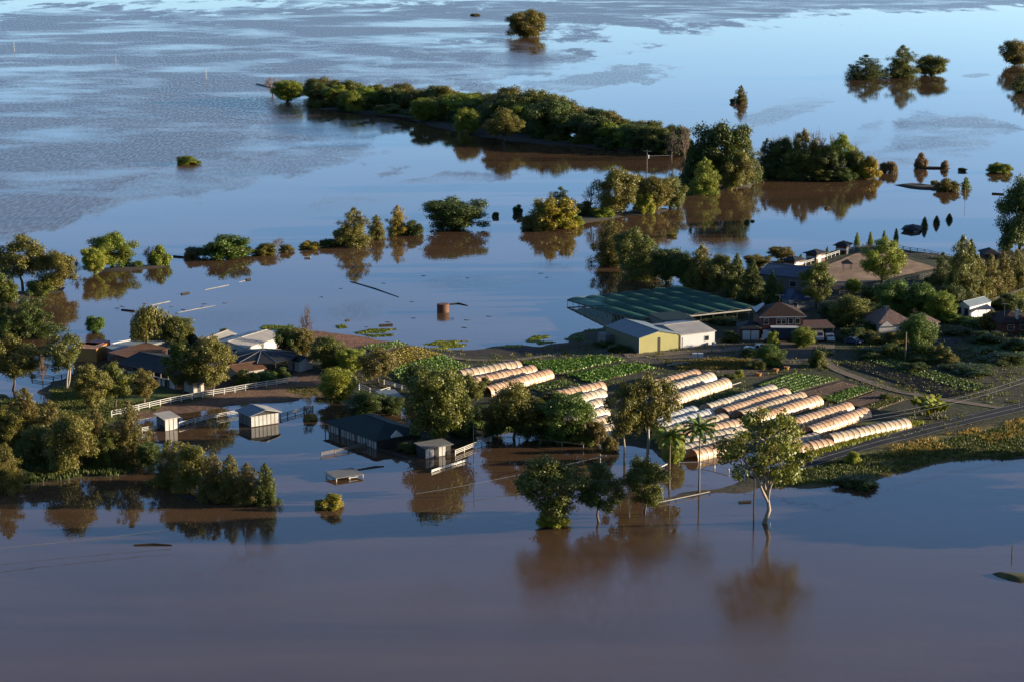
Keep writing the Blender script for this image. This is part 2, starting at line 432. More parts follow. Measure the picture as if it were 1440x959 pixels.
def mound(name, pp, h, mat, label, steps=5):
    """low bank of earth above the water: outline from its shore, rising smoothly"""
    P = [G(*p) for p in pp]; pts = []
    for i, p in enumerate(P):                       # subdivide and roughen the shore
        q = P[(i+1) % len(P)]; n = max(1, int((q-p).length/5))
        for j in range(n):
            r = p.lerp(q, j/n); a = (float(vnoise(r.x, r.y, 5, 9)) - .5)
            pts.append(r + Vector((a*2.2, (float(vnoise(r.x, r.y, 5, 8)) - .5)*6, 0)))
    c = sum(pts, Vector())/len(pts); mb = MB(); n = len(pts); rings = []
    for k in range(steps):
        t = k/(steps)
        rings.append([Vector((p.x + (c.x-p.x)*t*.8, p.y + (c.y-p.y)*t*.8, -.3 + (h+.3)*math.sin(min(1, t*1.6)*math.pi/2))) for p in pts])
    vs = [v for r in rings for v in r]; fs = []
    for k in range(steps-1):
        for i in range(n): fs.append((k*n+i, k*n+(i+1) % n, (k+1)*n+(i+1) % n, (k+1)*n+i))
    vs.append(Vector((c.x, c.y, h))); fs += [((steps-1)*n+i, (steps-1)*n+(i+1) % n, len(vs)-1) for i in range(n)]
    mb.add(vs, fs)
    return tag(mb.build(name, mat, None, True), label, kind='structure')
M['bank'] = paint('muddy_bank', (.045, .036, .024), .95, .4, .3, bump=.5)
M['grass_bank'] = paint('grassy_bank', (.12, .115, .035), .95, .4, .3, bump=.5)
for pp, h, m, lb in [
    ([(432,143),(560,152),(640,166),(720,183),(850,203),(960,214),(960,221),(850,212),(760,205),(660,192),(560,166),(432,152)], .8, 'bank', 'long muddy bank under the far belt of trees'),
    ([(960,222),(1070,237),(1170,243),(1245,244),(1240,251),(1150,250),(1065,247),(1060,266),(975,272),(955,250)], .8, 'bank', 'muddy bank under the tall dark grove and its belt'),
    ([(733,322),(760,314),(830,302),(950,291),(955,297),(890,305),(815,317),(770,325)], .5, 'bank', 'low muddy island of the yellow green clump'),
    ([(1250,261),(1275,258),(1345,266),(1340,270),(1270,265)], .6, 'bank', 'dark narrow mud strip in the water at right'),
    ([(1285,236),(1342,236),(1340,239),(1290,239)], .5, 'bank', 'thin strip of ground under two reddish bushes'),
    ([(120,383),(165,376),(240,372),(240,377),(170,384)], .35, 'bank', 'low brown mud spit between the left shrubs'),
    ([(1397,806),(1440,804),(1475,810),(1440,824),(1412,815)], .5, 'grass_bank', 'small grassy hump at the right edge of the water'),
    ([(-60,412),(60,408),(105,402),(100,412),(0,424),(-60,428)], .4, 'bank', 'muddy shore under the big trees at left'),
    ([(-60,472),(40,466),(70,468),(60,476),(-60,484)], .4, 'bank', 'muddy shore under the dark pines at left'),
    ([(230,692),(300,700),(392,705),(385,711),(300,708),(235,700)], .2, 'bank', 'mud hump under the trees standing in the pond')]:
    mound('bank', pp, h, M[m], lb)

# ------------------------------------------------------------------ leaf clouds and tree kinds (all in a unit box: width 1, height 1)
def cards(P, N, L, W, rng, roll=None):
    """diamond leaf sprays at P with normal N"""
    n = len(P)
    N = N/np.maximum(np.linalg.norm(N, axis=1, keepdims=True), 1e-6)
    a = rng.normal(size=(n, 3)) if roll is None else roll
    T = a - N*np.sum(a*N, 1, keepdims=True); T /= np.maximum(np.linalg.norm(T, axis=1, keepdims=True), 1e-6)
    B = np.cross(N, T); L = np.asarray(L).reshape(-1, 1); W = np.asarray(W).reshape(-1, 1)
    V = np.stack([P - T*L, P + B*W, P + T*L*1.05, P - B*W], 1).reshape(-1, 3)
    return V, np.arange(4*n).reshape(n, 4)
def cloud(centers, radii, per, size, rng, shell=.55, zmin=0.0, thin=.55):
    Ps, Ns = [], []
    for c, r in zip(centers, radii):
        m = max(8, int(1.35*per*(r[0]*r[1]*r[2])**(2/3)))
        d = rng.normal(size=(m, 3)); d /= np.linalg.norm(d, axis=1, keepdims=True)
        u = shell + (1-shell)*rng.random((m, 1))**.7
        u *= 1 + .18*rng.normal(size=(m, 1))
        P = c + d*u*r
        Ps.append(P); Ns.append(d*.8 + rng.normal(size=(m, 3))*.55 + np.array([0, 0, .25]))
    P = np.concatenate(Ps); N = np.concatenate(Ns)
    k = P[:, 2] > zmin; P, N = P[k], N[k]
    s = size*(.42 + .95*rng.random(len(P))**1.6)
    return cards(P, N, s, s*thin, rng)
def join_leaf(parts):
    V, F, o = [], [], 0
    for v, f in parts: V.append(v); F.append(f + o); o += len(v)
    return np.concatenate(V), np.concatenate(F)
def spaced(n, draw, mind, rng):
    out = []
    for _ in range(6000):
        p = draw()
        if all(np.linalg.norm((p-q)*np.array([1, 1, 1.2])) > mind for q in out): out.append(p)
        if len(out) >= n: break
    return out
def limb(mb, a, b, r0, r1, rng, sag=.06, n=4):
    a = Vector(a); b = Vector(b); L = (b-a).length; pts = []
    o = Vector(rng.normal(size=3))*L*sag
    for i in range(n+1):
        t = i/n; p = a.lerp(b, t) + o*math.sin(t*math.pi) + Vector((0, 0, -L*.10*math.sin(t*math.pi)))
        pts.append(p)
    mb.tube(pts, [r0 + (r1-r0)*i/n for i in range(n+1)], 5)

PROTO = {}
def make_gum(key, seed, zc=.64, rz=.34, rx=.42, ncl=26, cr=.125, stems=1, base=.30, bark='pale_bark', per=22000):
    rng = np.random.default_rng(seed); mb = MB()
    def draw():
        d = rng.normal(size=3); d /= np.linalg.norm(d); u = .45 + .55*rng.random()**.6
        return np.array([d[0]*rx*u, d[1]*rx*u, zc + d[2]*rz*u])
    cl = spaced(ncl, draw, .125, rng)
    heads = []
    for s in range(stems):
        a = rng.random()*6.28; off = 0 if stems == 1 else .03
        b = Vector((math.cos(a)*off, math.sin(a)*off, -.02)); top = Vector((math.cos(a)*(.05 if stems == 1 else .12), math.sin(a)*(.05 if stems == 1 else .12), base + .1*rng.random()))
        mb.tube([b, b.lerp(top, .5) + Vector(rng.normal(size=3))*.012, top], [.026, .021, .016], 7); heads.append(top)
    anchors = spaced(7, lambda: cl[rng.integers(len(cl))]*np.array([.8, .8, .92]), .2, rng); mains = []
    for c in anchors:
        h = min(heads, key=lambda q: (Vector(c)-q).length); c = Vector(c)
        mid = h.lerp(c, .5) + Vector(rng.normal(size=3))*.02 + Vector((-c.x*.15, -c.y*.15, .03))
        pts = [h - Vector((0, 0, .02)), h.lerp(mid, .5) + Vector(rng.normal(size=3))*.008, mid, mid.lerp(c, .5) + Vector(rng.normal(size=3))*.015, c]
        mb.tube(pts, [.014, .012, .0095, .0065, .003], 6); mains.append(pts)
    for c in cl:
        c = Vector(c); q = min((p for m_ in mains for p in m_[2:4]), key=lambda p: (p-c).length)
        limb(mb, q, c, .006, .002, rng, .06, 3)
    rad = [np.array([cr*(.75+.6*rng.random()), cr*(.75+.6*rng.random()), cr*(.6+.4*rng.random())]) for _ in cl]
    V, F = cloud(cl, rad, per*1.3, .0175, rng, .35, 0.04)
    PROTO[key] = (mb.mesh('trunk', M[bark], True), np_mesh('crown', V, F, M['leaf']))
def make_round(key, seed, zc=.47, rz=.47, rx=.41, ncl=56, cr=.14, zmin=.0, bark='bark', per=20000, lump=.25):
    rng = np.random.default_rng(seed); mb = MB()
    mb.tube([(0,0,-.03), (.01,0,.2), (0,.01,.45)], [.035, .028, .018], 7)
    def draw():
        d = rng.normal(size=3); d /= np.linalg.norm(d); u = (.62 + .38*rng.random())*(1 + lump*(rng.random()-.6))
        q = np.array([d[0]*rx*u, d[1]*rx*u, zc + d[2]*rz*u])
        if q[2] < .2: q[:2] *= 1.12
        return q
    cl = [c for c in spaced(ncl, draw, .095, rng) if c[2] > .02]
    for c in cl[::2]: limb(mb, (0, 0, .15+.2*rng.random()), Vector(c)*.97, .012, .003, rng)
    rad = [np.array([cr*(.7+.55*rng.random()), cr*(.7+.55*rng.random()), cr*(.65+.45*rng.random())]) for _ in cl]
    V, F = cloud(cl, rad, per*1.35, .0175, rng, .45, zmin)
    PROTO[key] = (mb.mesh('trunk', M[bark], True), np_mesh('crown', V, F, M['leaf']))
def make_bush(key, seed, ncl=34, cr=.15):
    rng = np.random.default_rng(seed); mb = MB()
    def draw():
        d = rng.normal(size=3); d[2] = abs(d[2]); d /= np.linalg.norm(d); u = .55 + .45*rng.random()
        k = .8 + .3*math.sin(3*math.atan2(d[1], d[0]) + seed)
        return np.array([d[0]*.42*u, d[1]*.42*u, .08 + d[2]*.78*u*k])
    cl = spaced(ncl, draw, .11, rng)
    for c in cl[::2]: limb(mb, (rng.normal()*.06, rng.normal()*.06, -.02), Vector(c), .012, .004, rng)
    rad = [np.array([cr*(.7+.5*rng.random()), cr*(.7+.5*rng.random()), cr*1.25*(.7+.5*rng.random())]) for _ in cl]
    V, F = cloud(cl, rad, 17000, .027, rng, .4, 0.0)
    PROTO[key] = (mb.mesh('stems', M['bark'], True), np_mesh('crown', V, F, M['leaf']))
def make_willow(key, seed):
    rng = np.random.default_rng(seed); mb = MB()
    mb.tube([(0,0,-.02), (.01,0,.3), (0,0,.6)], [.04, .03, .015], 7)
    Ps, Ns = [], []
    for _ in range(330):
        a = rng.random()*6.283; u = math.sqrt(rng.random()); r = .47*u*(.85+.2*math.sin(3*a+1))
        top = .97 - .38*u*u + rng.normal()*.03; bot = max(.02, top - (.25 + .5*u)*(.7+.5*rng.random()))
        m = int((top-bot)*46) + 3; z = np.linspace(top, bot, m)
        P = np.stack([np.full(m, math.cos(a)*r) + rng.normal(size=m)*.012, np.full(m, math.sin(a)*r) + rng.normal(size=m)*.012, z], 1)
        Ps.append(P); Ns.append(np.tile([math.cos(a), math.sin(a), .3], (m, 1)) + rng.normal(size=(m, 3))*.5)
    for _ in range(9):
        a = rng.random()*6.283; limb(mb, (0, 0, .45), (math.cos(a)*.3, math.sin(a)*.3, .82), .014, .004, rng)
    P = np.concatenate(Ps); N = np.concatenate(Ns); s = .022*(.7+.6*rng.random(len(P)))
    V, F = cards(P, N, s*1.3, s*.5, rng, np.tile([0, 0, -1.], (len(P), 1)) + rng.normal(size=(len(P), 3))*.3)
    PROTO[key] = (mb.mesh('trunk', M['bark'], True), np_mesh('crown', V, F, M['leaf']))
def make_pine(key, seed, levels=13, taper=1.0, z0=.10, loose=.22, cr=.075, wide=.44, per=30000):
    """whorled or feathery conical crown"""
    rng = np.random.default_rng(seed); mb = MB()
    mb.tube([(0,0,-.03), (.008,0,.4), (0,.006,.8), (0,0,.98)], [.028, .02, .01, .003], 7)
    cl, rad = [], []
    for i in range(levels):
        t = i/(levels-1); z = z0 + (.97-z0)*t
        rr = wide*((1-t)**taper*.92 + .06)*(1 - .25*max(0, .18-t)/.18)
        m = max(2, int(4 + 7*(1-t))); ph = rng.random()*6.28
        for j in range(m):
            a = ph + 6.283*j/m + rng.normal()*.25; q = rr*(1 + loose*rng.normal())
            for s in (.95, .55):
                cl.append(np.array([math.cos(a)*q*s, math.sin(a)*q*s, z + rng.normal()*.015 - .03*s]))
                c = cr*(.55+.6*(1-t))*(.8+.4*rng.random()); rad.append(np.array([c, c, c*.8]))
            limb(mb, (0, 0, z-.02), cl[-2], .007, .002, rng, .03, 2)
    V, F = cloud(cl, rad, per, .017, rng, .2, 0.0, .45)
    PROTO[key] = (mb.mesh('trunk', M['bark'], True), np_mesh('crown', V, F, M['leaf']))
def make_bare(key, seed, mat='twig', up=.75, depth=5):
    rng = np.random.default_rng(seed); mb = MB()
    def grow(p, d, L, r, k):
        q = p + d*L; mid = p.lerp(q, .5) + Vector(rng.normal(size=3))*L*.05
        mb.tube([p, mid, q], [r, r*.85, r*.65], 5 if k < 2 else 3, False)
        if k >= depth: return
        for _ in range(3 if k < 4 else 2):
            nd = (d*up + Vector(rng.normal(size=3))*.45 + Vector((0, 0, .12))).normalized()
            grow(q if rng.random() < .7 else mid, nd, L*(.62+.2*rng.random()), r*.68, k+1)
    for s in range(3):
        grow(Vector((rng.normal()*.05, rng.normal()*.05, -.02)), Vector((rng.normal()*.16, rng.normal()*.16, 1)).normalized(), .27, .019, 0)
    V = np.array(mb.v); V[:, :2] *= .5/np.abs(V[:, :2]).max(); V[:, 2] *= 1/V[:, 2].max(); mb.v = [tuple(v) for v in V]
    PROTO[key] = (mb.mesh('branches', M[mat], True), None)
def make_palm(key, seed):
    rng = np.random.default_rng(seed); mb = MB()
    mb.tube([(0,0,-.03), (.006,0,.25), (-.004,.004,.55), (0,0,.80)], [.028, .021, .018, .02], 8)
    Ps, Ns, Rl = [], [], []; ribs = MB()
    for i in range(26):
        a = i*2.399 + rng.normal()*.15; el = 1.15 - 1.75*(i/25); L = .50*(.9+.2*rng.random())
        pts = []
        for s in np.linspace(0, 1, 12):
            e = el - 1.15*s*s; pts.append((s, e))
        p = Vector((0, 0, .81)); last = p; line = [p.copy()]
        for j in range(1, 12):
            e = pts[j][1]; p = p + Vector((math.cos(a)*math.cos(e), math.sin(a)*math.cos(e), math.sin(e)*.42))*(L/11); line.append(p.copy())
        ribs.tube(line, [.006*(1-.8*j/11) for j in range(12)], 3, False)
        for j in range(1, 12):
            t = (line[j]-line[j-1]).normalized(); sd = Vector((-math.sin(a), math.cos(a), 0))
            for sg in (-1, 1):
                for h in (0, .5):
                    q = line[j-1].lerp(line[j], h); d = (sd*sg + t*.5 + Vector((0, 0, -.35))).normalized()
                    w = .085*math.sin(math.pi*min(1, .15+.85*(j+h)/12))
                    Ps.append(q + d*w*.5); Rl.append(d); Ns.append(t.cross(d) + Vector(rng.normal(size=3))*.1)
    P = np.array([tuple(p) for p in Ps]); N = np.array([tuple(p) for p in Ns]); Rr = np.array([tuple(p) for p in Rl])
    V, F = cards(P, N, np.full(len(P), .05), np.full(len(P), .014), rng, Rr)
    me = np_mesh('fronds', V, F, M['leaf'])
    PROTO[key] = (mb.mesh('trunk', M['timber'], True), me)
def make_banana(key, seed):
    rng = np.random.default_rng(seed); mb = MB(); Vs, Fs, o = [], [], 0
    for c in range(26):
        bx, by = rng.uniform(-.42, .42), rng.normal()*.12; h = .22+.2*rng.random()
        mb.tube([(bx, by, -.02), (bx, by, h*.7)], [.016, .009], 5)
        for k in range(7):
            a = rng.random()*6.28; L = .34*(.8+.4*rng.random()); pts = []
            for s in np.linspace(0, 1, 6):
                pts.append((bx + math.cos(a)*L*.42*s, by + math.sin(a)*L*.42*s, h*.7 + L*1.25*(s - .45*s*s)))
            sd = np.array([-math.sin(a), math.cos(a), 0])
            w = .05*np.sin(np.pi*np.linspace(.12, .97, 6))
            pts = np.array(pts); V = np.concatenate([pts - sd*w[:, None], pts + sd*w[:, None]])
            F = np.array([[i, i+1, i+7, i+6] for i in range(5)]); Vs.append(V); Fs.append(F + o); o += 12
    V = np.concatenate(Vs); V[:, 2] /= V[:, 2].max()
    PROTO[key] = (mb.mesh('stems', M['timber'], True), np_mesh('leaves', V, np.concatenate(Fs), M['leaf']))

make_gum('gum0', 1); make_gum('gum1', 2, zc=.66, rz=.32, rx=.40, ncl=22, cr=.12, stems=2, base=.28)
make_gum('gum2', 3, zc=.60, rz=.37, rx=.43, ncl=34, cr=.13, stems=1, base=.22, bark='bark')
make_gum('gum3', 34, zc=.69, rz=.30, rx=.44, ncl=40, cr=.088, stems=1, base=.13, per=19000)      # tall pale-stemmed
make_gum('gum5', 24, zc=.66, rz=.33, rx=.42, ncl=36, cr=.105, stems=1, base=.34, per=20000)
make_gum('gum4', 15, zc=.58, rz=.38, rx=.42, ncl=40, cr=.125, stems=1, base=.2, bark='bark', per=23000)
make_round('round0', 5); make_round('round1', 6, lump=.55, ncl=52); make_round('round2', 7, zc=.50, rz=.46, lump=.45, ncl=64, cr=.125)
make_bush('bush0', 8); make_bush('bush1', 9, ncl=26); make_bush('bush2', 19, ncl=40, cr=.13)
make_willow('willow0', 10)
make_pine('pine0', 11, z0=.04, taper=.85, cr=.10, per=22000); make_pine('pine1', 12, levels=9, taper=.5, z0=.05, loose=.38, cr=.125, per=17000)
make_pine('oak0', 13, levels=13, taper=.42, z0=.03, loose=.28, cr=.115, wide=.40, per=17000); make_pine('oak1', 14, levels=11, taper=.32, z0=.03, loose=.38, cr=.125, wide=.40, per=16000)
make_pine('cypress0', 16, levels=13, taper=.5, z0=.05, loose=.08, cr=.16, wide=.34, per=9000)
make_bare('bare0', 17); make_bare('bare1', 18, up=.9); make_bare('bare2', 20, 'bark', .6)
make_palm('palm0', 21); make_banana('banana0', 22)

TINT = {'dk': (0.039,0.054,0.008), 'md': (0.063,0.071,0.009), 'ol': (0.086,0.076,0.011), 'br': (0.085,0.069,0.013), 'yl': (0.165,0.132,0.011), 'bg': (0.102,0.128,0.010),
        'lg': (0.150,0.161,0.012), 'gn': (0.053,0.086,0.011), 'rd': (.13,.085,.034), 'py': (0.234,0.193,0.035), 'gy': (0.091,0.081,0.032)}
TINT['yg'] = (.105, .108, .013); TINT['crop'] = (.060, .118, .012)
KNAME = {'gum': ('gum_tree', 'tree'), 'round': ('leafy_tree', 'tree'), 'bush': ('shrub', 'shrub'), 'willow': ('willow_tree', 'tree'), 'pine': ('pine_tree', 'tree'),
         'oak': ('she_oak_tree', 'tree'), 'cypress': ('cypress_tree', 'tree'), 'bare': ('bare_tree', 'tree'), 'palm': ('palm_tree', 'palm'), 'banana': ('banana_clump', 'plant')}
trng = random.Random(77)
def tree(key, px, py, w, h, tint, label, group=None, sink=0.0):
    """a tree whose foot is seen at photo pixel (px, py), w by h photo pixels large"""
    kind = key.rstrip('0123456789'); name, cat = KNAME[kind]
    p = on_ground(px, py); s = S(px, py)
    W, H = w/s*1.18, h/s*1.06
    o = empty(name, (p.x, p.y, p.z - sink), trng.random()*6.28)
    o.scale = (W, W*(.9+.2*trng.random()), H)
    tag(o, label, cat, group)
    wood, leaf = PROTO[key]
    wd = link(wood.name.split('.')[0], wood, o)
    if kind in ('banana', 'bush'): wd['kind'] = 'stuff'
    if leaf is not None:
        c = link(leaf.name.split('.')[0], leaf, o)
        t = TINT[tint]; v = .88 + .24*trng.random()
        c.color = (t[0]*v*(.94+.12*trng.random()), t[1]*v, t[2]*v, 1)
    return o

# ------------------------------------------------------------------ trees: kind, foot x, foot y, width, height (photo pixels), tint, label
TREES = [
 # open water, far
 ('round0',740,53,58,40,'ol','round lone fig tree standing in far open water at the top'),
 ('bush1',668,23,13,5,'br','tiny brown bush tip in far water left of the lone fig tree'),
 ('round2',404,144,46,31,'bg','bright green round tree at the left tip of the far belt'),
 ('bare0',382,134,26,26,'rd','bare reddish twig bush beside the bright tree at the belt tip'),
 ('bush0',265,231,34,11,'bg','small green bush alone in the ruffled water at upper left'),
 ('pine1',1217,111,52,31,'dk','leftmost dark tree of three standing in the far right water'),
 ('oak1',1268,109,44,42,'md','tallest middle tree of three standing in the far right water'),
 ('round1',1310,107,44,28,'md','rightmost olive tree of three standing in the far right water'),
 ('round1',1427,93,38,35,'br','brownish open crowned tree at the far right edge'),
 ('pine1',1440,131,30,29,'dk','dark tree cut by the right edge below the brownish tree'),
 ('oak1',1042,146,17,24,'br','small brown tree alone in pale water behind the far belt'),
 ('bush1',1030,145,8,9,'dk','small dark bush left of the lone brown sapling'),
 ('bush0',1295,237,17,22,'rd','larger reddish bush on the thin strip at upper right'),
 ('bush0',1328,238,11,12,'rd','smaller reddish bush on the thin strip at upper right'),
 ('bush2',1406,243,36,15,'bg','green mound of bush in water near the right edge'),
 ('bush1',1353,241,13,7,'dk','little dark bush left of the green mound near the right edge'),
 ('bush0',1332,269,32,18,'ol','yellowish bush at the end of the dark mud strip'),
 ('bush1',1315,262,14,12,'yl','small bright shrub on the dark mud strip'),
 ('oak0',1358,266,13,16,'bg','slim green sapling with a long reflection near the right edge'),
 ('bush1',1163,294,8,5,'br','tiny brown bush tip in water below the right belt'),
 ('bush0',1050,314,9,5,'gn','tiny green bush tip left of the arena water'),
 ('bush1',1058,312,6,4,'ol','tinier olive bush tip beside the green one'),
 ('bush1',945,333,16,7,'yl','tiny yellowish bush tip right of the mid island'),
 # front of the long belt
 ('round1',495,158,36,29,'bg','bright rounded tree in front of the belt near its left end'),
 ('round2',597,172,42,33,'bg','rounded tree jutting from the front of the far belt'),
 ('round1',657,190,36,36,'bg','light topped tree leaning out of the middle of the far belt'),
 ('gum2',708,203,50,46,'ol','tall olive tree at the front of the far belt above its reflection'),
 ('bush0',653,203,22,20,'ol','olive bush in water before the middle of the far belt'),
 # tall grove between the belts
 ('round2',1012,262,84,90,'dk','largest dark tree of the tall grove right of the utility pole'),
 ('oak1',1047,258,46,66,'md','slimmer tree on the right flank of the tall dark grove'),
 ('oak0',990,273,40,48,'bg','sunlit lighter tree at the front of the tall dark grove'),
 ('pine0',972,264,34,62,'dk','dark layered conifer on the left flank of the tall grove'),
 ('round1',1035,266,44,52,'ol','olive tree at the front right foot of the tall grove'),
 ('bare1',962,224,26,46,'gy','bare grey tree behind the tall grove on its left'),
 ('bare2',946,222,22,40,'gy','leafless thin tree at the right end of the far belt'),
 # right belt
 ('oak1',1078,246,30,48,'md','dark tree next to the grove in the right belt'),
 ('round1',1100,247,36,52,'dk','broad dark tree in the right belt behind bare twigs'),
 ('gum2',1130,248,34,60,'ol','tallest olive tree in the right belt'),
 ('round2',1155,249,34,46,'ol','rounded olive tree right of the tallest one in the right belt'),
 ('gum2',1182,249,38,56,'bg','light green tree near the right end of the right belt'),
 ('round1',1204,251,32,38,'md','shorter tree before the bright yellow bush of the right belt'),
 ('bush2',1220,251,40,34,'yl','bright yellow green bush ending the right belt'),
 ('bush1',1250,243,24,24,'rd','sparse orange leaved small tree past the belt end'),
 ('bare0',1090,243,26,54,'rd','pinkish bare tree behind the right belt near the grove'),
 ('bare1',1118,244,22,58,'rd','pinkish bare tree rising left of the tallest belt tree'),
 ('bare0',1150,244,30,62,'rd','broad pinkish bare tree rising in the middle of the right belt'),
 ('bare1',1168,245,24,56,'rd','pinkish bare tree right of the middle of the right belt'),
 ('bare0',1200,246,22,46,'rd','pinkish bare tree behind the yellow bush of the right belt'),
 ('round1',1118,250,40,40,'md','rounded tree at the front of the right belt by the grove'),
 ('round2',1142,251,40,36,'ol','low rounded tree at the front of the right belt'),
 ('round1',1168,252,38,38,'dk','dark low tree at the front of the right belt'),
 ('bush2',1085,250,40,24,'dk','dark shrub at the water by the tall grove'),
 ('bush0',1106,252,36,18,'md','shrub at the water edge left of the right belt middle'),
 ('bush1',1132,253,36,16,'dk','dark shrub at the water edge of the right belt middle'),
 ('bush2',1158,254,36,17,'md','shrub at the water edge right of the right belt middle'),
 ('bush0',1186,254,38,18,'dk','dark shrub at the water edge before the light green tree'),
 # shrubs in the middle water
 ('oak1',498,345,48,50,'ol','broad feathery tree, leftmost of the three upright ones in mid water'),
 ('bush1',482,342,26,34,'ol','lower shrub on the left side of the broad feathery tree'),
 ('oak0',530,336,24,32,'ol','short feathery tree between the two taller ones in mid water'),
 ('oak1',559,330,28,39,'yl','upright yellowish tree, rightmost of the three in mid water'),
 ('bush0',582,330,28,20,'dk','dark low bush right of the three upright trees'),
 ('round0',641,322,84,45,'dk','wide dark domed tree standing alone in mid water'),
 ('bush1',697,305,11,10,'dk','small dark bush in water right of the domed tree'),
 ('bush0',728,301,15,13,'dk','dark bushlet left of the yellow green island'),
 ('bush2',435,350,26,12,'yl','flat yellow bush left of the upright trees'),
 ('bush1',462,347,26,17,'dk','dark flat bush beside the flat yellow bush'),
 ('bush2',403,354,20,11,'ol','last small bush right of the long dark hedge clump'),
 ('bare0',391,352,20,18,'rd','bare pinkish twigs behind the small bush'),
 ('bush0',372,358,34,16,'ol','olive bush tailing the wide green bush at left'),
 ('bush2',320,361,68,33,'gn','wide dark green bush in mid water at left'),
 ('bush1',271,362,26,23,'gy','thin see through bush left of the wide green bush'),
 ('bush0',224,373,30,28,'bg','upright bright bush beside bare twigs at left'),
 ('bare0',211,373,24,28,'rd','bare twiggy shrub beside the bright bush at left'),
 ('bush1',194,376,15,14,'gn','small green bush on the brown mud spit'),
 ('round1',158,374,60,45,'bg','broad sunlit willowy tree behind the mud spit at left'),
 ('round2',133,386,36,38,'lg','light green round tree in front of the broad willowy one'),
 ('bare2',108,386,20,22,'gy','thin grey shrub left of the light green round tree'),
 ('gum2',32,406,76,70,'ol','large olive tree at the left edge above the pines'),
 ('round1',80,408,54,54,'ol','rounded paler tree right of the large olive tree at left'),
 ('bush0',5,424,40,40,'md','dark shrub at the left edge under the olive tree'),
 ('bush1',58,412,44,28,'md','low shrub between the two olive trees at left'),
 ('pine1',44,472,62,58,'dk','dark spreading pine tree in water at left'),
 ('pine0',8,474,50,46,'dk','dark pine tree cut by the left edge'),
 ('round0',134,467,28,24,'gn','small ball shaped tree standing in blue water at left'),
 ('willow0',212,492,66,60,'ol','large weeping willow behind the white hut'),
 ('round2',250,490,46,46,'md','dark round tree right of the weeping willow'),
 ('bush0',318,482,24,20,'ol','olive shrub behind the beige roofed shed'),
 # mid island
 ('bush2',778,321,66,48,'yl','golden green spreading tree on the mid island'),
 ('bush1',752,323,36,34,'ol','olive shrub at the left foot of the golden tree'),
 ('pine1',788,308,44,42,'dk','dark fir behind the golden tree of the mid island'),
 ('bush0',806,318,30,18,'bg','low green bush at the right end of the golden clump'),
 ('round1',868,303,54,66,'ol','tallest rounded tree of the mid island'),
 ('round2',920,297,56,50,'ol','broad olive tree under the utility pole on the mid island'),
 ('round1',942,292,40,42,'md','rightmost tree of the mid island'),
 ('bush2',908,301,28,32,'lg','bright small tree before the broad olive tree'),
 ('bare2',832,302,30,44,'gy','leafless grey tree left of the tallest island tree'),
 ('bush0',822,303,28,20,'br','brownish shrub between the golden clump and tall tree'),
 ('bush2',846,306,36,16,'bg','low bright scrub at the foot of the tallest island tree'),
 ('round0',895,290,26,46,'dk','dark tree between the two big trees of the mid island'),
 # grove behind the green shade house
 ('oak1',858,372,50,58,'ol','feathery tree at the left end of the grove by the shade house'),
 ('round1',888,384,52,62,'md','second tree of the grove behind the shade house'),
 ('oak1',908,392,48,58,'md','third tree of the grove behind the shade house'),
 ('round2',938,398,52,50,'dk','dark low tree in the grove behind the shade house'),
 ('round1',962,402,40,46,'dk','darkest rounded tree of the grove behind the shade house'),
 ('oak0',985,404,46,56,'ol','sunlit feathery tree in the grove above the shade house'),
 ('bare1',990,400,24,58,'gy','bare grey stem rising beside the sunlit feathery tree'),
 ('round1',1012,408,40,50,'md','mid green tree toward the right of the shade house grove'),
 ('pine0',1036,416,42,56,'md','conical tree, left of the pair by the blue roofs'),
 ('pine0',1058,424,40,56,'dk','taller conical tree of the pair by the blue roofs'),
 ('pine0',1085,430,32,46,'dk','pointed conifer standing before the long blue roof'),
 ('pine1',1097,432,18,36,'md','slender small conifer right of the pointed one'),
 ('round0',1065,376,34,18,'ol','low sunlit tree at the water above the blue roof'),
 ('round2',1098,365,36,18,'br','low brown tree in water left of the stables'),
 # arena surroundings
 ('cypress0',1095,381,10,16,'gn','small column tree left of the first dark stable'),
 ('cypress0',1126,373,9,15,'gn','small column tree between the first and second stables'),
 ('cypress0',1163,363,8,15,'gn','small column tree between the second and third stables'),
 ('cypress0',1205,348,10,20,'bg','tallest column tree at the back corner of the arena'),
 ('cypress0',1224,345,9,18,'bg','second column tree at the back corner of the arena'),
 ('cypress0',1243,344,8,19,'gn','column tree behind the large arena tree'),
 ('cypress0',1260,338,8,16,'gn','column tree left of the drowned roof'),
 ('cypress0',1300,320,10,14,'dk','dark column tree in water right of the drowned roof'),
 ('cypress0',1317,315,10,11,'dk','middle dark column tree in the blue water'),
 ('cypress0',1335,310,10,9,'dk','rightmost dark column tree in the blue water'),
 ('gum2',1242,404,58,64,'bg','large sunlit tree in front of the sand arena'),
 ('gum4',1148,434,46,62,'md','dark tree between the blue roofs and the arena'),
 ('round0',1200,412,24,20,'bg','small round sunlit tree before the arena fence'),
 ('round1',1195,458,54,42,'md','rounded tree right of the brick house'),
 ('round2',1172,452,40,28,'dk','dark low tree behind the carport'),
 ('round1',1258,442,52,46,'gn','left dark tree of the mass behind the tiled house'),
 ('round2',1232,432,46,30,'dk','shadowed tree under the large arena tree'),
 ('round1',1298,444,46,44,'gn','middle tree of the mass behind the tiled house'),
 ('round2',1322,450,42,40,'bg','sunlit right tree of the mass behind the tiled house'),
 ('bare1',1318,425,18,26,'py','pale sunlit bare tree above the tiled house trees'),
 ('round1',1290,494,50,50,'gn','bright round tree in front of the tiled house'),
 ('pine1',1324,402,34,44,'dk','dark pine at the right corner of the arena'),
 ('oak0',1350,428,48,92,'md','tallest feathery tree of the row at right'),
 ('pine0',1364,396,30,56,'dk','pointed dark conifer behind the feathery row'),
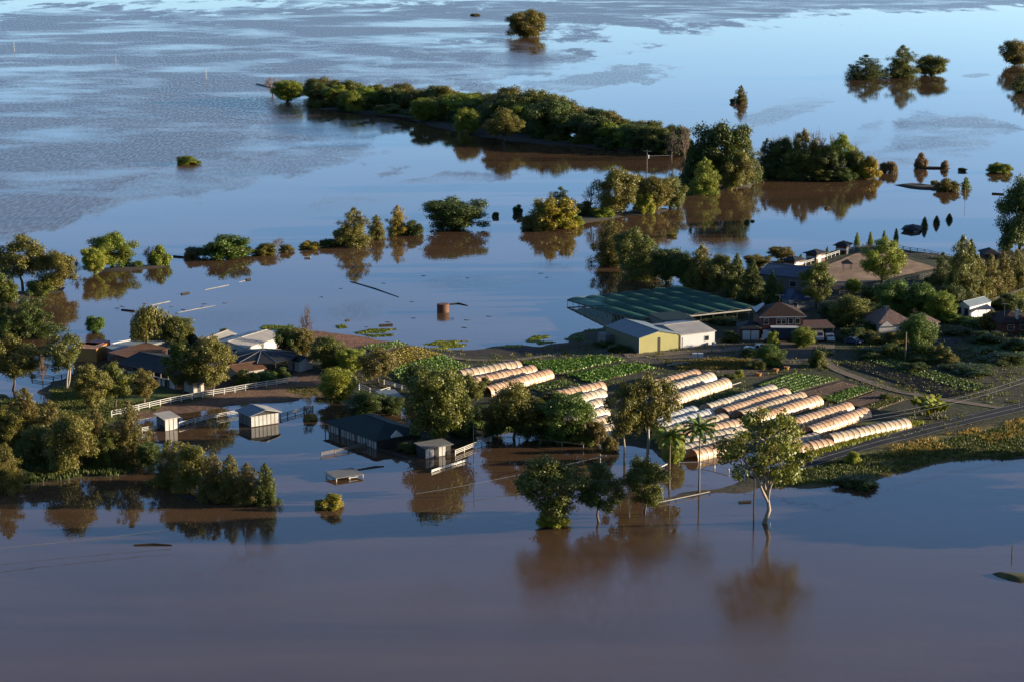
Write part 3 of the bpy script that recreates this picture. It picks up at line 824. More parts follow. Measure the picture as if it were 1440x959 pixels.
 ('oak1',1372,424,38,62,'ol','second feathery tree of the row at right'),
 ('oak1',1392,418,38,56,'ol','third feathery tree of the row at right'),
 ('oak0',1410,412,36,54,'ol','fourth feathery tree of the row at right'),
 ('oak1',1428,406,36,52,'ol','fifth feathery tree of the row at the right edge'),
 ('round1',1434,352,62,100,'dk','very tall dark tree at the right edge in the water'),
 ('bush0',1303,408,14,18,'dk','small dark shrub by the arena fence'),
 ('bush2',1200,478,40,18,'dk','dark hedge bush right of the carport'),
 ('bush1',1232,480,46,20,'ol','olive hedge shrub before the tiled house'),
 ('bush2',1262,482,34,18,'ol','sunlit hedge shrub next to the tiled house'),
 ('bush0',1255,500,40,18,'dk','dark shrub under the hedge of the tiled house'),
 ('bush2',1320,506,36,24,'md','rounded bush at the foot of the bright round tree'),
 ('bush0',1337,512,26,16,'ol','last bush of the hedge beside the lawn'),
 ('bush2',1395,462,38,26,'ol','bush left of the low house at the right edge'),
 ('bush1',1370,456,44,14,'gn','clipped hedge piece below the white garage'),
 ('bush2',1335,452,40,14,'gn','clipped hedge piece left of the white garage'),
 ('bush0',1418,434,44,20,'dk','dark bush right of the white garage'),
 ('bush1',1388,497,18,12,'dk','small dark bush on the shaded lawn'),
 ('bush0',1410,508,60,12,'dk','dark low hedge along the near edge of the lawn'),
 ('bush1',1365,522,70,14,'dk','dark scrub between the dark field and the lawn'),
 ('round2',1222,452,40,26,'dk','shadowed round tree left of the tiled roof'),
 ('round1',1340,442,44,40,'dk','dark tree left of the white garage'),
 ('bush2',1178,440,34,18,'dk','dark shrub under the tree right of the blue cottage'),
 ('bush0',1215,470,40,20,'dk','black green hedge shrub beside the tiled house'),
 ('bush1',1345,470,46,16,'dk','shaded hedge run below the garage hedge'),
 ('bush2',1390,480,50,14,'dk','shaded hedge run above the lawn'),
 ('bush0',1428,490,40,14,'dk','shaded hedge end at the right edge above the lawn'),
 ('bush1',1300,508,44,14,'dk','shaded scrub under the bright round tree'),
 ('bush0',1225,502,44,12,'dk','low black scrub above the dark furrows'),
 ('bush2',1285,520,40,12,'dk','low black scrub at the head of the dark furrows'),
 ('bush0',1028,480,26,14,'dk','dark scrub left of the two door garage'),
 ('bush1',1020,455,40,14,'dk','dark scrub along the front of the shade house'),
 ('bush2',980,462,36,10,'dk','low dark scrub behind the white shed'),
 ('bush0',870,493,34,10,'dk','dark weeds against the green side of the packing shed'),
 ('bush1',848,486,26,10,'dk','dark weeds at the back corner of the packing shed'),
 ('round0',1118,430,24,22,'dk','dark shrub between barn and blue cottage'),
 ('bush2',1055,500,30,12,'dk','dark scrub behind the utility in the yard'),
 # garden of the brick house
 ('round0',1130,487,34,28,'bg','bright round bush in front of the brick house'),
 ('bush2',1087,490,18,26,'lg','bright upright shrub by the truck'),
 ('round1',1082,513,40,28,'gn','green tree left of the garden bed'),
 ('bush1',1062,517,26,16,'md','low shrub at the corner of the garden bed'),
 ('bush0',1150,515,24,24,'md','dark shrub beside the dirt drive'),
 ('bush1',1155,500,30,14,'dk','low dark shrub behind the drive shrub'),
 ('bush2',1040,530,14,12,'lg','yellow green tuft by the seedling field'),
 ('bush1',1028,533,24,12,'md','dark tuft between tunnels and garden'),
 ('banana0',1310,583,62,22,'lg','bright clump of banana plants by the flooded ditch'),
 ('bush0',1198,650,24,17,'lg','light green bush on the near verge of the road'),
  ('bush1',1205,682,58,20,'dk','dark fallen tree lying into the water below the road bank'),
 ('bush2',1245,560,18,8,'md','low scrub at the end of the market garden beds'),
 # left farm
 ('gum4',258,553,52,72,'md','left dark gum of the pair before the long shed'),
 ('gum4',299,553,60,76,'ol','right sunlit gum of the pair before the round roof'),
 ('bush0',345,540,36,22,'md','low bushes beside the small cottage'),
 ('bush1',375,535,34,20,'gn','dark hedge between cottage and fence'),
 ('bush0',395,532,28,16,'dk','dark hedge end near the little green roofed shed'),
 ('round1',404,507,36,48,'dk','dark half of the rounded trees right of the round roof'),
 ('round2',423,506,38,46,'br','orange brown rounded tree by the bare pink tree'),
 ('bare1',434,497,28,68,'rd','tall bare pink tree standing over the red field'),
 ('round1',462,517,52,42,'md','dark leafy tree left of the terraced rows'),
 ('round2',495,523,42,34,'bg','green rounded tree before the terraced rows'),
 ('gum2',532,540,48,48,'br','golden brown tree beside the terraced rows'),
 ('round2',476,564,50,46,'lg','bright lime coloured tree at the end of the paddock'),
 ('bush1',510,560,24,16,'bg','small green shrub right of the lime tree'),
 ('round1',516,586,56,36,'dk','dark tree in front of the pink brown hut'),
 ('round2',550,584,40,28,'dk','dark low tree right of the hut behind the stable'),
 ('round2',617,622,86,108,'md','biggest dense green tree beside the small white hut'),
 ('round1',590,560,40,48,'dk','dark tree behind the left shoulder of the biggest tree'),
 ('gum2',660,572,40,44,'md','green tree between the biggest tree and the tan tunnels'),
 ('bush0',682,550,24,20,'ol','shrub at the near end of the tan tunnels'),
 ('gum2',722,616,78,76,'ol','olive gum before the dark grass behind the fence'),
 ('round1',760,614,40,50,'dk','dark tree between the olive gum and the green one'),
 ('gum4',800,620,76,64,'gn','wide green tree along the flooded fence'),
 ('round2',838,624,30,34,'br','brownish tree at the end of the flooded fence'),
 ('bush1',675,585,50,20,'dk','dark scrub between biggest tree and fence'),
 ('bush1',778,566,30,26,'br','small brown tree at the end of the white tunnels'),
 ('gum5',878,652,58,112,'ol','left tall gum of the pair before the white tunnels'),
 ('gum5',910,646,84,118,'ol','right tall gum of the pair before the white tunnels'),
 ('bush0',858,634,22,22,'br','small brownish bush in water beside the left tall gum'),
 ('bush1',842,660,16,18,'br','brown stump sprout in the flooded yard'),
 ('gum4',773,738,96,92,'md','leftmost of three trees standing in the near water'),
 ('bush2',778,738,46,26,'lg','bright low growth around the leftmost of the three trees'),
 ('gum2',842,733,66,80,'dk','dark middle tree of three standing in the near water'),
 ('gum4',906,723,56,78,'md','right dense tree of three standing in the near water'),
 ('gum3',1074,735,116,153,'yg','tall pale trunked gum standing alone in the near water'),
 ('bush0',466,714,34,22,'yl','yellow green bush in the water left of the drowned roof'),
 ('bush1',449,712,14,16,'yl','thin yellow sprig beside the yellow green bush'),
 ('bush1',437,590,18,14,'py','pale yellow sprig in the blue pond'),
 ('bare0',434,590,18,22,'rd','bare twigs behind the yellow sprig in the pond'),
 ('palm0',941,688,46,92,'bg','left shorter palm with a bushy head by the tunnels'),
 ('palm0',983,692,44,110,'gn','right taller palm in the flooded yard'),
 ('round1',946,648,34,40,'lg','leafy mass behind the left palm'),
 ('bush0',552,618,30,22,'md','shrub at the end of the long stable'),
 ('bush1',585,632,44,20,'dk','dark scrub between the long stable and white hut'),
 ('bush1',655,590,24,16,'dk','dark weeds by the pole right of the biggest tree'),
 ('round1',700,612,44,44,'dk','dark tree at the left end of the flooded fence'),
 ('round2',742,618,40,42,'dk','dark tree before the right side of the olive gum'),
 ('bush0',782,622,44,26,'dk','dark scrub at the foot of the wide green tree'),
 ('bush1',820,624,36,24,'md','scrub between the wide green and brownish trees'),
 ('bush2',650,612,40,26,'dk','dark scrub right of the biggest tree trunk'),
 ('round1',640,600,44,48,'dk','dark tree behind the right shoulder of the biggest tree'),
 # grove at left
 ('gum2',18,548,64,72,'ol','olive gum at the left edge behind the grove'),
 ('gum1',92,546,56,74,'md','pale trunked gum in the flooded yard by the containers'),
 ('bare1',60,540,14,46,'gy','thin pale dead stem left of the yard gum'),
 ('gum4',130,582,54,66,'ol','left olive gum beside the grass paddock'),
 ('gum2',162,574,50,60,'md','darker gum behind the left paddock gum'),
 ('gum0',203,572,38,50,'ol','small gum at the end of the white fence'),
 ('oak1',38,620,56,72,'br','brown feathery tree in the left grove'),
 ('round1',12,628,52,56,'ol','dull olive tree at the left edge of the grove'),
 ('oak0',72,628,48,64,'br','second brown feathery tree in the left grove'),
 ('round2',52,650,48,52,'md','dark green tree in the middle of the left grove'),
 ('round1',100,664,68,84,'ol','large sunlit tree at the front of the left grove'),
 ('oak1',136,640,44,62,'br','brown feathery tree behind the large sunlit one'),
 ('oak1',182,652,48,86,'br','tall brown feathery tree at the right of the grove'),
 ('oak0',150,654,40,58,'md','dark feathery tree between the large and tall ones'),
 ('oak1',10,690,46,66,'ol','near feathery tree at the left edge by the water'),
 ('bush0',55,668,18,12,'ol','small sunlit bush at the shore of the left grove'),
 ('bush1',30,675,40,20,'dk','dark scrub at the left shore'),
 ('round2',210,660,36,40,'dk','dark tree at the tip of the left grove'),
 ('oak1',240,682,52,62,'ol','leftmost tree of the clump standing in the pond'),
 ('round1',268,690,54,66,'ol','broad olive tree of the clump standing in the pond'),
 ('oak1',300,698,44,60,'br','brown middle tree of the clump standing in the pond'),
 ('oak0',325,702,36,62,'ol','upright tree of the clump standing in the pond'),
 ('oak1',348,706,40,54,'br','brownish tree near the right of the pond clump'),
 ('oak0',374,708,34,56,'md','rightmost green tree of the pond clump'),
 ('bush1',310,702,60,26,'br','low brown scrub under the pond clump'),
 # beyond the right edge of the picture (their long shadows cross the water)
]
for t in TREES: tree(*t)
ORD = ['first','second','third','fourth','fifth','sixth','seventh','eighth','ninth','tenth','eleventh','twelfth','thirteenth','fourteenth','fifteenth','sixteenth',
       'seventeenth','eighteenth','nineteenth','twentieth','twenty-first','twenty-second','twenty-third','twenty-fourth','twenty-fifth','twenty-sixth','twenty-seventh','twenty-eighth','twenty-ninth','thirtieth']
# the long far belt: a back row and a front row
def lerp_tab(x, tab):
    for (a, u), (b, v) in zip(tab, tab[1:]):
        if a <= x <= b: return u + (v-u)*(x-a)/(b-a)
    return tab[-1][1]
foot = [(430,144),(560,155),(640,168),(720,184),(800,196),(880,206),(970,216)]
top = [(430,114),(450,113),(560,121),(600,129),(640,126),(720,133),(760,136),(800,148),(850,160),(880,172),(960,178),(970,184)]
for r, (n, dy, sc_, word) in enumerate([(28, -6, 1.0, 'back'), (26, 2, .80, 'front')]):
    for i in range(n):
        x = 440 + (948-440)*(i + .5*r)/(n-1) + trng.uniform(-5, 5); x = min(x, 962)
        y = lerp_tab(x, foot) + dy; h = (y - lerp_tab(x, top))*sc_*trng.uniform(.78, 1.2)
        tree(trng.choice(['round1', 'round2', 'round1', 'round0', 'gum4']), x, y, h*trng.uniform(1.05, 1.5), h, trng.choice(['dk', 'md', 'md', 'ol'] if r == 0 else ['dk', 'md', 'bg', 'dk']),
             'dark tree in the %s row of the far belt, %s from its left end' % (word, ORD[i]), 'trees of the long far belt')
for i in range(16):
    x = 448 + 505*i/15 + trng.uniform(-8, 8); y = lerp_tab(x, foot) + trng.uniform(4, 8)
    tree(trng.choice(['bush0', 'bush1', 'bush2']), x, y, trng.uniform(26, 44), trng.uniform(12, 22), trng.choice(['dk', 'dk', 'md']), 'low shrub at the water edge of the far belt, %s from its left end' % ORD[i], 'shrubs along the far belt')
# off to the right of the picture: the trees whose shadows fall across the water in view
OFF = [(1490,318,60,84),(1530,310,60,90),(1580,322,70,95),(1480,330,50,60),(1640,312,60,100),(1700,326,70,105),(1760,314,70,100),(1820,330,70,110),
       (1540,716,80,64),(1580,728,100,76),(1640,742,100,86),(1530,754,80,54),(1700,724,110,100),(1512,690,60,56),(1510,676,80,62),(1580,700,90,80),(1480,470,50,40),(1500,500,60,44),(1545,486,70,50),(1480,644,40,30),(1520,650,50,46),(1570,640,60,60),(1640,652,70,70)]
for i, (x, y, w_, h) in enumerate(OFF):
    tree(['gum4', 'round1', 'gum2'][i % 3], x, y, w_, h, 'md', 'tall tree beyond the right edge of the picture, %s of its stand' % ORD[i], 'trees beyond the right edge')

# ------------------------------------------------------------------ road, track, arena
def ribbon(name, centre, width, zoff, mat, label=None, parent=None, step=2.0, off=0.0, kind='structure', zmin=-9.0):
    """a strip that follows the ground along a line of photo pixels; width and sideways offset in metres"""
    P = [G(*c) for c in centre]; pts = []
    for a, b in zip(P, P[1:]):
        n = max(1, int((b-a).length/step))
        for i in range(n): pts.append(a.lerp(b, i/n))
    pts.append(P[-1])
    for _ in range(3):
        pts = [pts[0]] + [(pts[i-1] + pts[i]*2 + pts[i+1])/4 for i in range(1, len(pts)-1)] + [pts[-1]]
    vs, fs = [], []; nz = 5
    for i, p in enumerate(pts):
        t = (pts[min(i+1, len(pts)-1)] - pts[max(i-1, 0)]).normalized(); sd = Vector((-t.y, t.x, 0))
        zc = max(zmin, float(ground_z(p.x, p.y)[0]))
        for k in range(nz):
            q = p + sd*(off + width*(k/(nz-1) - .5))
            vs.append((q.x, q.y, zc + zoff))
    for i in range(len(pts)-1):
        for k in range(nz-1): fs.append((i*nz+k, i*nz+k+1, (i+1)*nz+k+1, (i+1)*nz+k))
    o = MB().add(vs, fs).build(name, mat, parent)
    if parent is None and kind: tag(o, label, kind=kind)
    return o
ROAD = [(1060,672),(1100,662),(1140,651),(1200,635),(1260,620),(1340,600),(1440,577),(1600,540)]
road = ribbon('road', ROAD, 4.6, .16, M['asphalt'], 'wet two lane country road rising out of the flood')
ribbon('centre_line', ROAD, .16, .166, M['line'], parent=road)
ribbon('edge_line', ROAD, .12, .166, M['line'], parent=road, off=-2.1)
ribbon('edge_line', ROAD, .12, .166, M['line'], parent=road, off=2.1)
ribbon('dirt_track', [(1166,488),(1168,500),(1160,512),(1172,524),(1215,540),(1260,555),(1330,568),(1420,580)], 2.2, .10, M['track'], 'dirt farm track winding past the garden beds')
ribbon('dirt_track', [(560,483),(600,497),(650,510),(720,512),(790,500)], 1.8, .10, M['track'], 'pale path along the top of the terraced rows')
ribbon('dirt_track', [(880,505),(960,500),(1040,496),(1110,490),(1160,490)], 4.2, .08, M['track'], 'bare earth yard lane in front of the sheds')
ribbon('dirt_track', [(215,545),(262,540),(300,534)], 3.0, .10, M['track'], 'red dirt lane behind the pair of gums')
# sandy riding arena
def sheet(name, pp, mat, label, z, sub=10, kind='structure', amp=0.0):
    A, B, C_, D = [on_ground(*p) for p in pp]
    vs, fs = [], []
    for i in range(sub+1):
        for j in range(sub+1):
            u, v = i/sub, j/sub
            p = A*(1-u)*(1-v) + B*u*(1-v) + C_*u*v + D*(1-u)*v
            vs.append((p.x, p.y, max(float(ground_z(p.x, p.y)[0]), .15) + z))
    for i in range(sub):
        for j in range(sub): fs.append((i*(sub+1)+j, (i+1)*(sub+1)+j, (i+1)*(sub+1)+j+1, i*(sub+1)+j+1))
    return tag(MB().add(vs, fs).build(name, mat, None, True), label, kind=kind)
sheet('riding_arena', [(1124,390),(1172,408),(1318,378),(1222,350)], M['sand'], 'sandy riding arena inside its rails', .14, 16)

# ------------------------------------------------------------------ buildings
class Bld:
    """a building: photo pixels of the front left and front right foot; local x along the front, y away from the camera"""
    def __init__(s, name, label, cat, A, B, depth, z=None, group=None):
        a = G(*A, z) if z is not None else on_ground(*A); b = G(*B, a.z)
        s.L = (b-a).length; s.D = depth
        s.o = empty(name, a, math.atan2(b.y-a.y, b.x-a.x)); tag(s.o, label, cat, group)
    def walls(s, h, mat, low=-.5, gable=None, rh=0.0, name='wall'):
        L, D = s.L, s.D; mb = MB()
        if gable == 'y':      # ridge runs along y, gable to the front
            mb.prism([(0,0,low),(L,0,low),(L,0,h),(L/2,0,h+rh),(0,0,h)], (0,D,0))
        elif gable == 'x':
            mb.prism([(0,0,low),(0,D,low),(0,D,h),(0,D/2,h+rh),(0,0,h)], (L,0,0))
        else: mb.box(0,0,low,L,D,h)
        s.h = h; s.rh = rh; return mb.build(name, mat, s.o)
    def gable_y(s, mat, ov=.35, th=.12, lift=.03, mat2=None):
        L, D, h, rh = s.L, s.D, s.h + lift, s.rh; k = rh/(L/2); r = None
        for sg in (0, 1):
            e = -ov if sg == 0 else L + ov; ez = h - ov*k
            q = [(e,-ov,ez),(L/2,-ov,h+rh),(L/2,D+ov,h+rh),(e,D+ov,ez)]
            r = MB().slab([Vector(v)+Vector((0,0,th)) for v in (q if sg == 0 else q[::-1])], th).build('roof', (mat2 or mat) if sg else mat, s.o)
        return MB().box(L/2-.15,-ov-.01,h+rh+th-.04,L/2+.15,D+ov+.01,h+rh+th+.05).build('ridge_cap', mat, r)
    def gable_x(s, mat, ov=.35, th=.12, lift=.03):
        L, D, h, rh = s.L, s.D, s.h + lift, s.rh; k = rh/(D/2); r = None
        for sg in (0, 1):
            e = -ov if sg == 0 else D + ov; ez = h - ov*k
            q = [(-ov,e,ez),(L+ov,e,ez),(L+ov,D/2,h+rh),(-ov,D/2,h+rh)]
            r = MB().slab([Vector(v)+Vector((0,0,th)) for v in q], th).build('roof', mat, s.o)
        return MB().box(-ov-.01,D/2-.15,h+rh+th-.04,L+ov+.01,D/2+.15,h+rh+th+.05).build('ridge_cap', mat, r)
    def hip(s, mat, rh, ov=.5, th=.15, x0=0, x1=None, y0=0, y1=None, z=None):
        x0 -= ov; y0 -= ov; x1 = (s.L if x1 is None else x1) + ov; y1 = (s.D if y1 is None else y1) + ov; z = s.h + .02 if z is None else z
        w, d = x1-x0, y1-y0; m = min(w, d)/2
        if w >= d: r0, r1 = (x0+m, (y0+y1)/2, z+rh), (x1-m, (y0+y1)/2, z+rh)
        else: r0, r1 = ((x0+x1)/2, y0+m, z+rh), ((x0+x1)/2, y1-m, z+rh)
        v = [(x0,y0,z),(x1,y0,z),(x1,y1,z),(x0,y1,z),r0,r1,(x0,y0,z-th),(x1,y0,z-th),(x1,y1,z-th),(x0,y1,z-th)]
        if w >= d: f = [(0,1,5,4),(1,2,5),(2,3,4,5),(3,0,4)]
        else: f = [(0,1,4),(1,2,5,4),(2,3,5),(3,0,4,5)]
        f += [(6,7,1,0),(7,8,2,1),(8,9,3,2),(9,6,0,3),(9,8,7,6)]
        r = MB().add(v, f).build('roof', mat, s.o)
        MB().tube([r0, r1], .12, 5).build('ridge_cap', mat, r)
        return r
    def skillion(s, mat, h0, h1, ov=.3, th=.1, x0=0, x1=None, y0=0, y1=None):
        x1 = s.L if x1 is None else x1; y1 = s.D if y1 is None else y1
        k = (h1-h0)/(y1-y0)
        q = [(x0-ov,y0-ov,h0-ov*k+th),(x1+ov,y0-ov,h0-ov*k+th),(x1+ov,y1+ov,h1+ov*k+th),(x0-ov,y1+ov,h1+ov*k+th)]
        return MB().slab(q, th).build('roof', mat, s.o)
    def door(s, x0, x1, z0, z1, mat, name='door', face='f', frame=None):
        e = .04
        if face == 'f': o = MB().box(x0,-e,z0,x1,.02,z1).build(name, mat, s.o)
        elif face == 'l': o = MB().box(-e,x0,z0,.02,x1,z1).build(name, mat, s.o)
        else: o = MB().box(s.L-.02,x0,z0,s.L+e,x1,z1).build(name, mat, s.o)
        if frame:
            w_ = .08; mb = MB()
            for (a, b, c, d) in ((x0-w_,x0,z0,z1+w_),(x1,x1+w_,z0,z1+w_),(x0,x1,z1,z1+w_),(x0-w_,x1+w_,z0-w_,z0)):
                if face == 'f': mb.box(a,-e-.03,c,b,0.01,d)
                elif face == 'l': mb.box(-e-.03,a,c,0.01,b,d)
                else: mb.box(s.L-.01,a,c,s.L+e+.03,b,d)
            mb.build('frame', frame, o)
        return o
    def win(s, x0, x1, z0, z1, face='f'): return s.door(x0, x1, z0, z1, M['glass'], 'window', face, M['white'])
    def post(s, x, y, z0, z1, mat, r=.07): return MB().box(x-r,y-r,z0,x+r,y+r,z1).build('post', mat, s.o)
def part(b, name, mat, mb, parent=None): return mb.build(name, mat, parent or b.o)

# yellow-fronted packing shed
b = Bld('packing_shed', 'large packing shed with yellow front gable and grey blue roof', 'shed', (899,497), (954,491), 15)
wl = b.walls(3.3, M['yellow_clad'], gable='y', rh=1.1)
part(b, 'shaded_side_cladding', M['shade_green_clad'], MB().box(-.05, .02, -.4, -.01, 14.98, 3.3))  # shade of the left wall is put into this dark green colour
b.gable_y(M['grey_roof'], .2)
part(b, 'door', M['dark'], MB().box(b.L*.47, -.05, 0, b.L*.53, .01, 3.1))
part(b, 'downpipe', M['white'], MB().box(-.1, -.1, 0, .02, -.01, 3.3))
part(b, 'gutter', M['white'], MB().box(b.L+.12, -.2, 3.1, b.L+.26, 15, 3.24))
part(b, 'lean_to', M['grey_wall'], MB().box(-2.0, 11.5, -.3, -.06, 15, 2.1))
# white shed beside it
b = Bld('white_shed', 'low white shed with a small window beside the yellow shed', 'shed', (957,490), (1005,484), 13)
b.walls(2.9, M['white_clad'], gable='x', rh=1.0)
b.gable_x(M['cream_roof'], .25)
b.win(b.L*.70, b.L*.82, 1.1, 2.1)
part(b, 'door', M['grey_wall'], MB().box(.35, -.05, 0, .6, .01, 2.4))
part(b, 'water_tank', M['tank_white'], MB().tube([(b.L*.9, -.9, -.1), (b.L*.9, -.9, .8)], .45, 12))
b = Bld('rear_shed', 'teal roofed shed between the white shed and shade house', 'shed', (935,470), (975,466), 7)
b.walls(2.9, M['grey_wall']); b.skillion(M['green_roof'], 2.95, 3.3); part(b, 'gutter', M['white'], MB().box(-.3, -.45, 2.8, b.L+.3, -.31, 2.94))

# green shade house: vaulted net over frames, standing at the water's edge
def shade_house():
    # corners at roof level (left, front, right, back)
    Lc, Fc, Rc = G(798,422,1.0), G(899,452,2.6), G(1070,434,3.0)
    Bc = Lc + (Rc - Fc); Bc.z = 1.8
    o = empty('shade_house', (Lc.x, Lc.y, 0)); tag(o, 'wide green netted shade house with scalloped vaults at the water edge', 'shade house')
    def at(u, v):     # u along left->front (vault direction), v along left->back (across vaults)
        p = Lc*(1-u)*(1-v) + Fc*u*(1-v) + Rc*u*v + Bc*(1-u)*v
        return p - Vector((Lc.x, Lc.y, 0))
    nv = 7
    for i in range(nv):
        vs, fs = [], []; nu, na = 20, 10
        for a in range(nu+1):
            for c in range(na+1):
                t = c/na; p = at(a/nu, (i+t)/nv); hgt = .5*math.sin(math.pi*t)**.8
                sag = .10*math.sin(a*math.pi*4/nu*5)*math.sin(math.pi*t)
                vs.append((p.x, p.y, p.z + hgt + sag))
        for a in range(nu):
            for c in range(na): fs.append((a*(na+1)+c, (a+1)*(na+1)+c, (a+1)*(na+1)+c+1, a*(na+1)+c+1))
        net = MB().add(vs, fs).build('net_vault', M['net'], o, True)
        for a in (0, 1):
            MB().tube([Vector(vs[(nu if a else 0)*(na+1)+c]) for c in range(na+1)], .05, 5).build('hoop', M['steel'], net)
    for (u0, v0, u1, v1) in ((0,0,1,0),(1,0,1,1),(0,0,0,1),(0,1,1,1)):
        p, q = at(u0,v0), at(u1,v1); d = (q-p)
        front = (u0, v0, u1, v1) == (1,0,1,1)  # sunlit front edge is painted pale, the other fascias dark brown
        MB().prism([p+Vector((0,0,-.22)), q+Vector((0,0,-.22)), q+Vector((0,0,.08)), p+Vector((0,0,.08))], Vector((d.y,-d.x,0)).normalized()*.12).build('fascia', M['foam'] if front else M['brown_wall'], o)
        n = max(4, int(d.length/3.0))
        for k in range(n+1):
            r = p.lerp(q, k/n); MB().tube([(r.x, r.y, -.6), (r.x, r.y, r.z-.2)], .06, 5).build('post', M['steel'], o)
    for u in (.0, .33, .66, 1.0):
        for i in range(1, nv):
            r = at(u, i/nv)
            if 0 < u < 1: MB().tube([(r.x, r.y, -.6), (r.x, r.y, r.z)], .05, 5).build('post', M['steel'], o)
    p, q = at(0,0), at(1,0)
    n = 16
    for k in range(n):
        a, c = p.lerp(q, k/n), p.lerp(q, (k+1)/n)
        MB().tube([(a.x, a.y, a.z-.2), (c.x, c.y, .15)], .03, 4).build('brace', M['steel'], o)
shade_house()

# brick house with garage and carport
b = Bld('brick_house', 'two storey red brick house with a dark hipped roof', 'house', (1070,476), (1129,475), 9)
b.walls(5.0, M['brick']); b.hip(M['tile_roof'], 2.3, .6)
part(b, 'fascia', M['white'], MB().box(-.62, -.64, 4.78, b.L+.62, -.6, 4.98))
for x in (.12, .42, .53, .70, .86): b.win(b.L*x-.5, b.L*x+.5, 3.2, 4.4)
b.win(2, 3.4, .8, 2.0); b.win(7, 9, .6, 2.1)
part(b, 'porch_roof', M['white'], MB().box(b.L*.33, -2.2, 2.55, b.L*.99, -.03, 2.75))
for x in (.34, .66, .98): part(b, 'porch_post', M['white'], MB().box(b.L*x-.07, -2.15, -.1, b.L*x+.07, -2.0, 2.55))
part(b, 'aerial_mast', M['steel'], MB().tube([(b.L*.52, 4.5, 7.0), (b.L*.52, 4.5, 9.0)], .04, 5))
part(b, 'aerial', M['steel'], MB().tube([(b.L*.52-1.0, 4.5, 8.9), (b.L*.52+1.0, 4.4, 8.9)], .06, 5))
part(b, 'solar_panel', M['steel'], MB().slab([(-.6, 3, 5.35), (1.6, 4.6, 6.9), (1.6, 6.6, 6.9), (-.6, 8, 5.35)], .06))
b = Bld('garage', 'low garage with two white roller doors beside the brick house', 'garage', (1040,478), (1069,478), 6)
b.walls(2.5, M['brown_wall']); b.hip(M['dark_roof'], 1.2, .3)
for x in (.14, .56): part(b, 'roller_door', M['white_clad'], MB().box(b.L*x, -.05, 0, b.L*(x+.37), .01, 2.1))
b = Bld('carport', 'open flat roofed carport sheltering two vehicles right of the brick house', 'carport', (1131,478), (1172,477), 7)
part(b, 'wall', M['dark_wall'], MB().box(0, 6.8, -.3, b.L, 7, 2.7))
b.skillion(M['brown_roof'], 2.75, 2.9, .2, .12)
part(b, 'fascia', M['timber'], MB().box(-.2, -.3, 2.55, b.L+.2, -.22, 2.9))
for x in (0.1, b.L*.62, b.L-.1): b.post(x, .1, -.3, 2.75, M['timber'])

def vehicle(name, label, A, heading, L, W, H, paint_m, boxy=False, cat='car', tray=False):
    p = on_ground(*A); o = empty(name, p, heading); tag(o, label, cat)
    c = .32*H/1.5
    if tray: prof = [(0,c),(0,.95),(L*.52,.95),(L*.53,H),(L*.74,H),(L*.82,1.0),(L*.98,.9),(L,c)]
    elif boxy: prof = [(0,c),(0,1.0),(.06*L,H),(.62*L,H),(.72*L,1.05),(.97*L,.95),(L,c)]
    else: prof = [(0,c),(.02*L,.85),(.16*L,.92),(.28*L,H),(.60*L,H),(.74*L,.92),(.96*L,.75),(L,c)]
    body = MB().prism([(x,-W/2,z) for x, z in prof], (0,W,0)).build('body', paint_m, o)
    bv = body.modifiers.new('bevel', 'BEVEL'); bv.width = .07; bv.segments = 2
    top = H - .12; zl = 1.0
    x0, x1 = (.54*L, .74*L) if tray else (.09*L, .62*L) if boxy else (.27*L, .62*L)
    for sg in (-1, 1): MB().prism([(x0+.1,sg*(W/2+.008),zl),(x1+.25,sg*(W/2+.008),zl),(x1-.05,sg*(W/2+.008),top),(x0+.25,sg*(W/2+.008),top)], (0,-sg*.03,0)).build('side_window', M['glass'], o)
    xs = [q for q in prof if abs(q[1]-H) < 1e-6][-1][0]; xe = prof[prof.index([q for q in prof if abs(q[1]-H) < 1e-6][-1])+1]
    MB().add([(xs+.06,-W*.42,H-.06),(xs+.06,W*.42,H-.06),(xe[0]+.03,W*.45,xe[1]+.06),(xe[0]+.03,-W*.45,xe[1]+.06)], [(0,1,2,3)]).build('windscreen', M['glass'], o)
    for x in (.18*L, .80*L):
        for sg in (-1, 1):
            wv = MB().tube([(x, sg*(W/2-.2), .33), (x, sg*(W/2+.02), .33)], .33, 12).build('wheel', M['tyre'], o)
            MB().tube([(x, sg*(W/2+.0), .33), (x, sg*(W/2+.035), .33)], .18, 10).build('rim', M['steel'], wv)
    for sg in (-1, 1): MB().box(L-.06, sg*W*.36-.14, .62, L+.02, sg*W*.36+.14, .78).build('headlight', M['white'], o)
    return o
vehicle('four_wheel_drive', 'silver four wheel drive parked in the left bay of the carport', (1150,475), R(-92), 4.6, 1.85, 1.8, M['car_silver'], True)
vehicle('car', 'white car parked in the right bay of the carport', (1164,475.5), R(-88), 4.3, 1.75, 1.45, M['car_white'])
vehicle('utility_truck', 'white utility with tray parked in the dark yard', (1047,493), R(-25), 4.9, 1.8, 1.75, M['car_white'], tray=True)
vehicle('car', 'dark car parked right of the carport', (1188,481), R(-40), 4.3, 1.75, 1.45, M['blue_roof'])
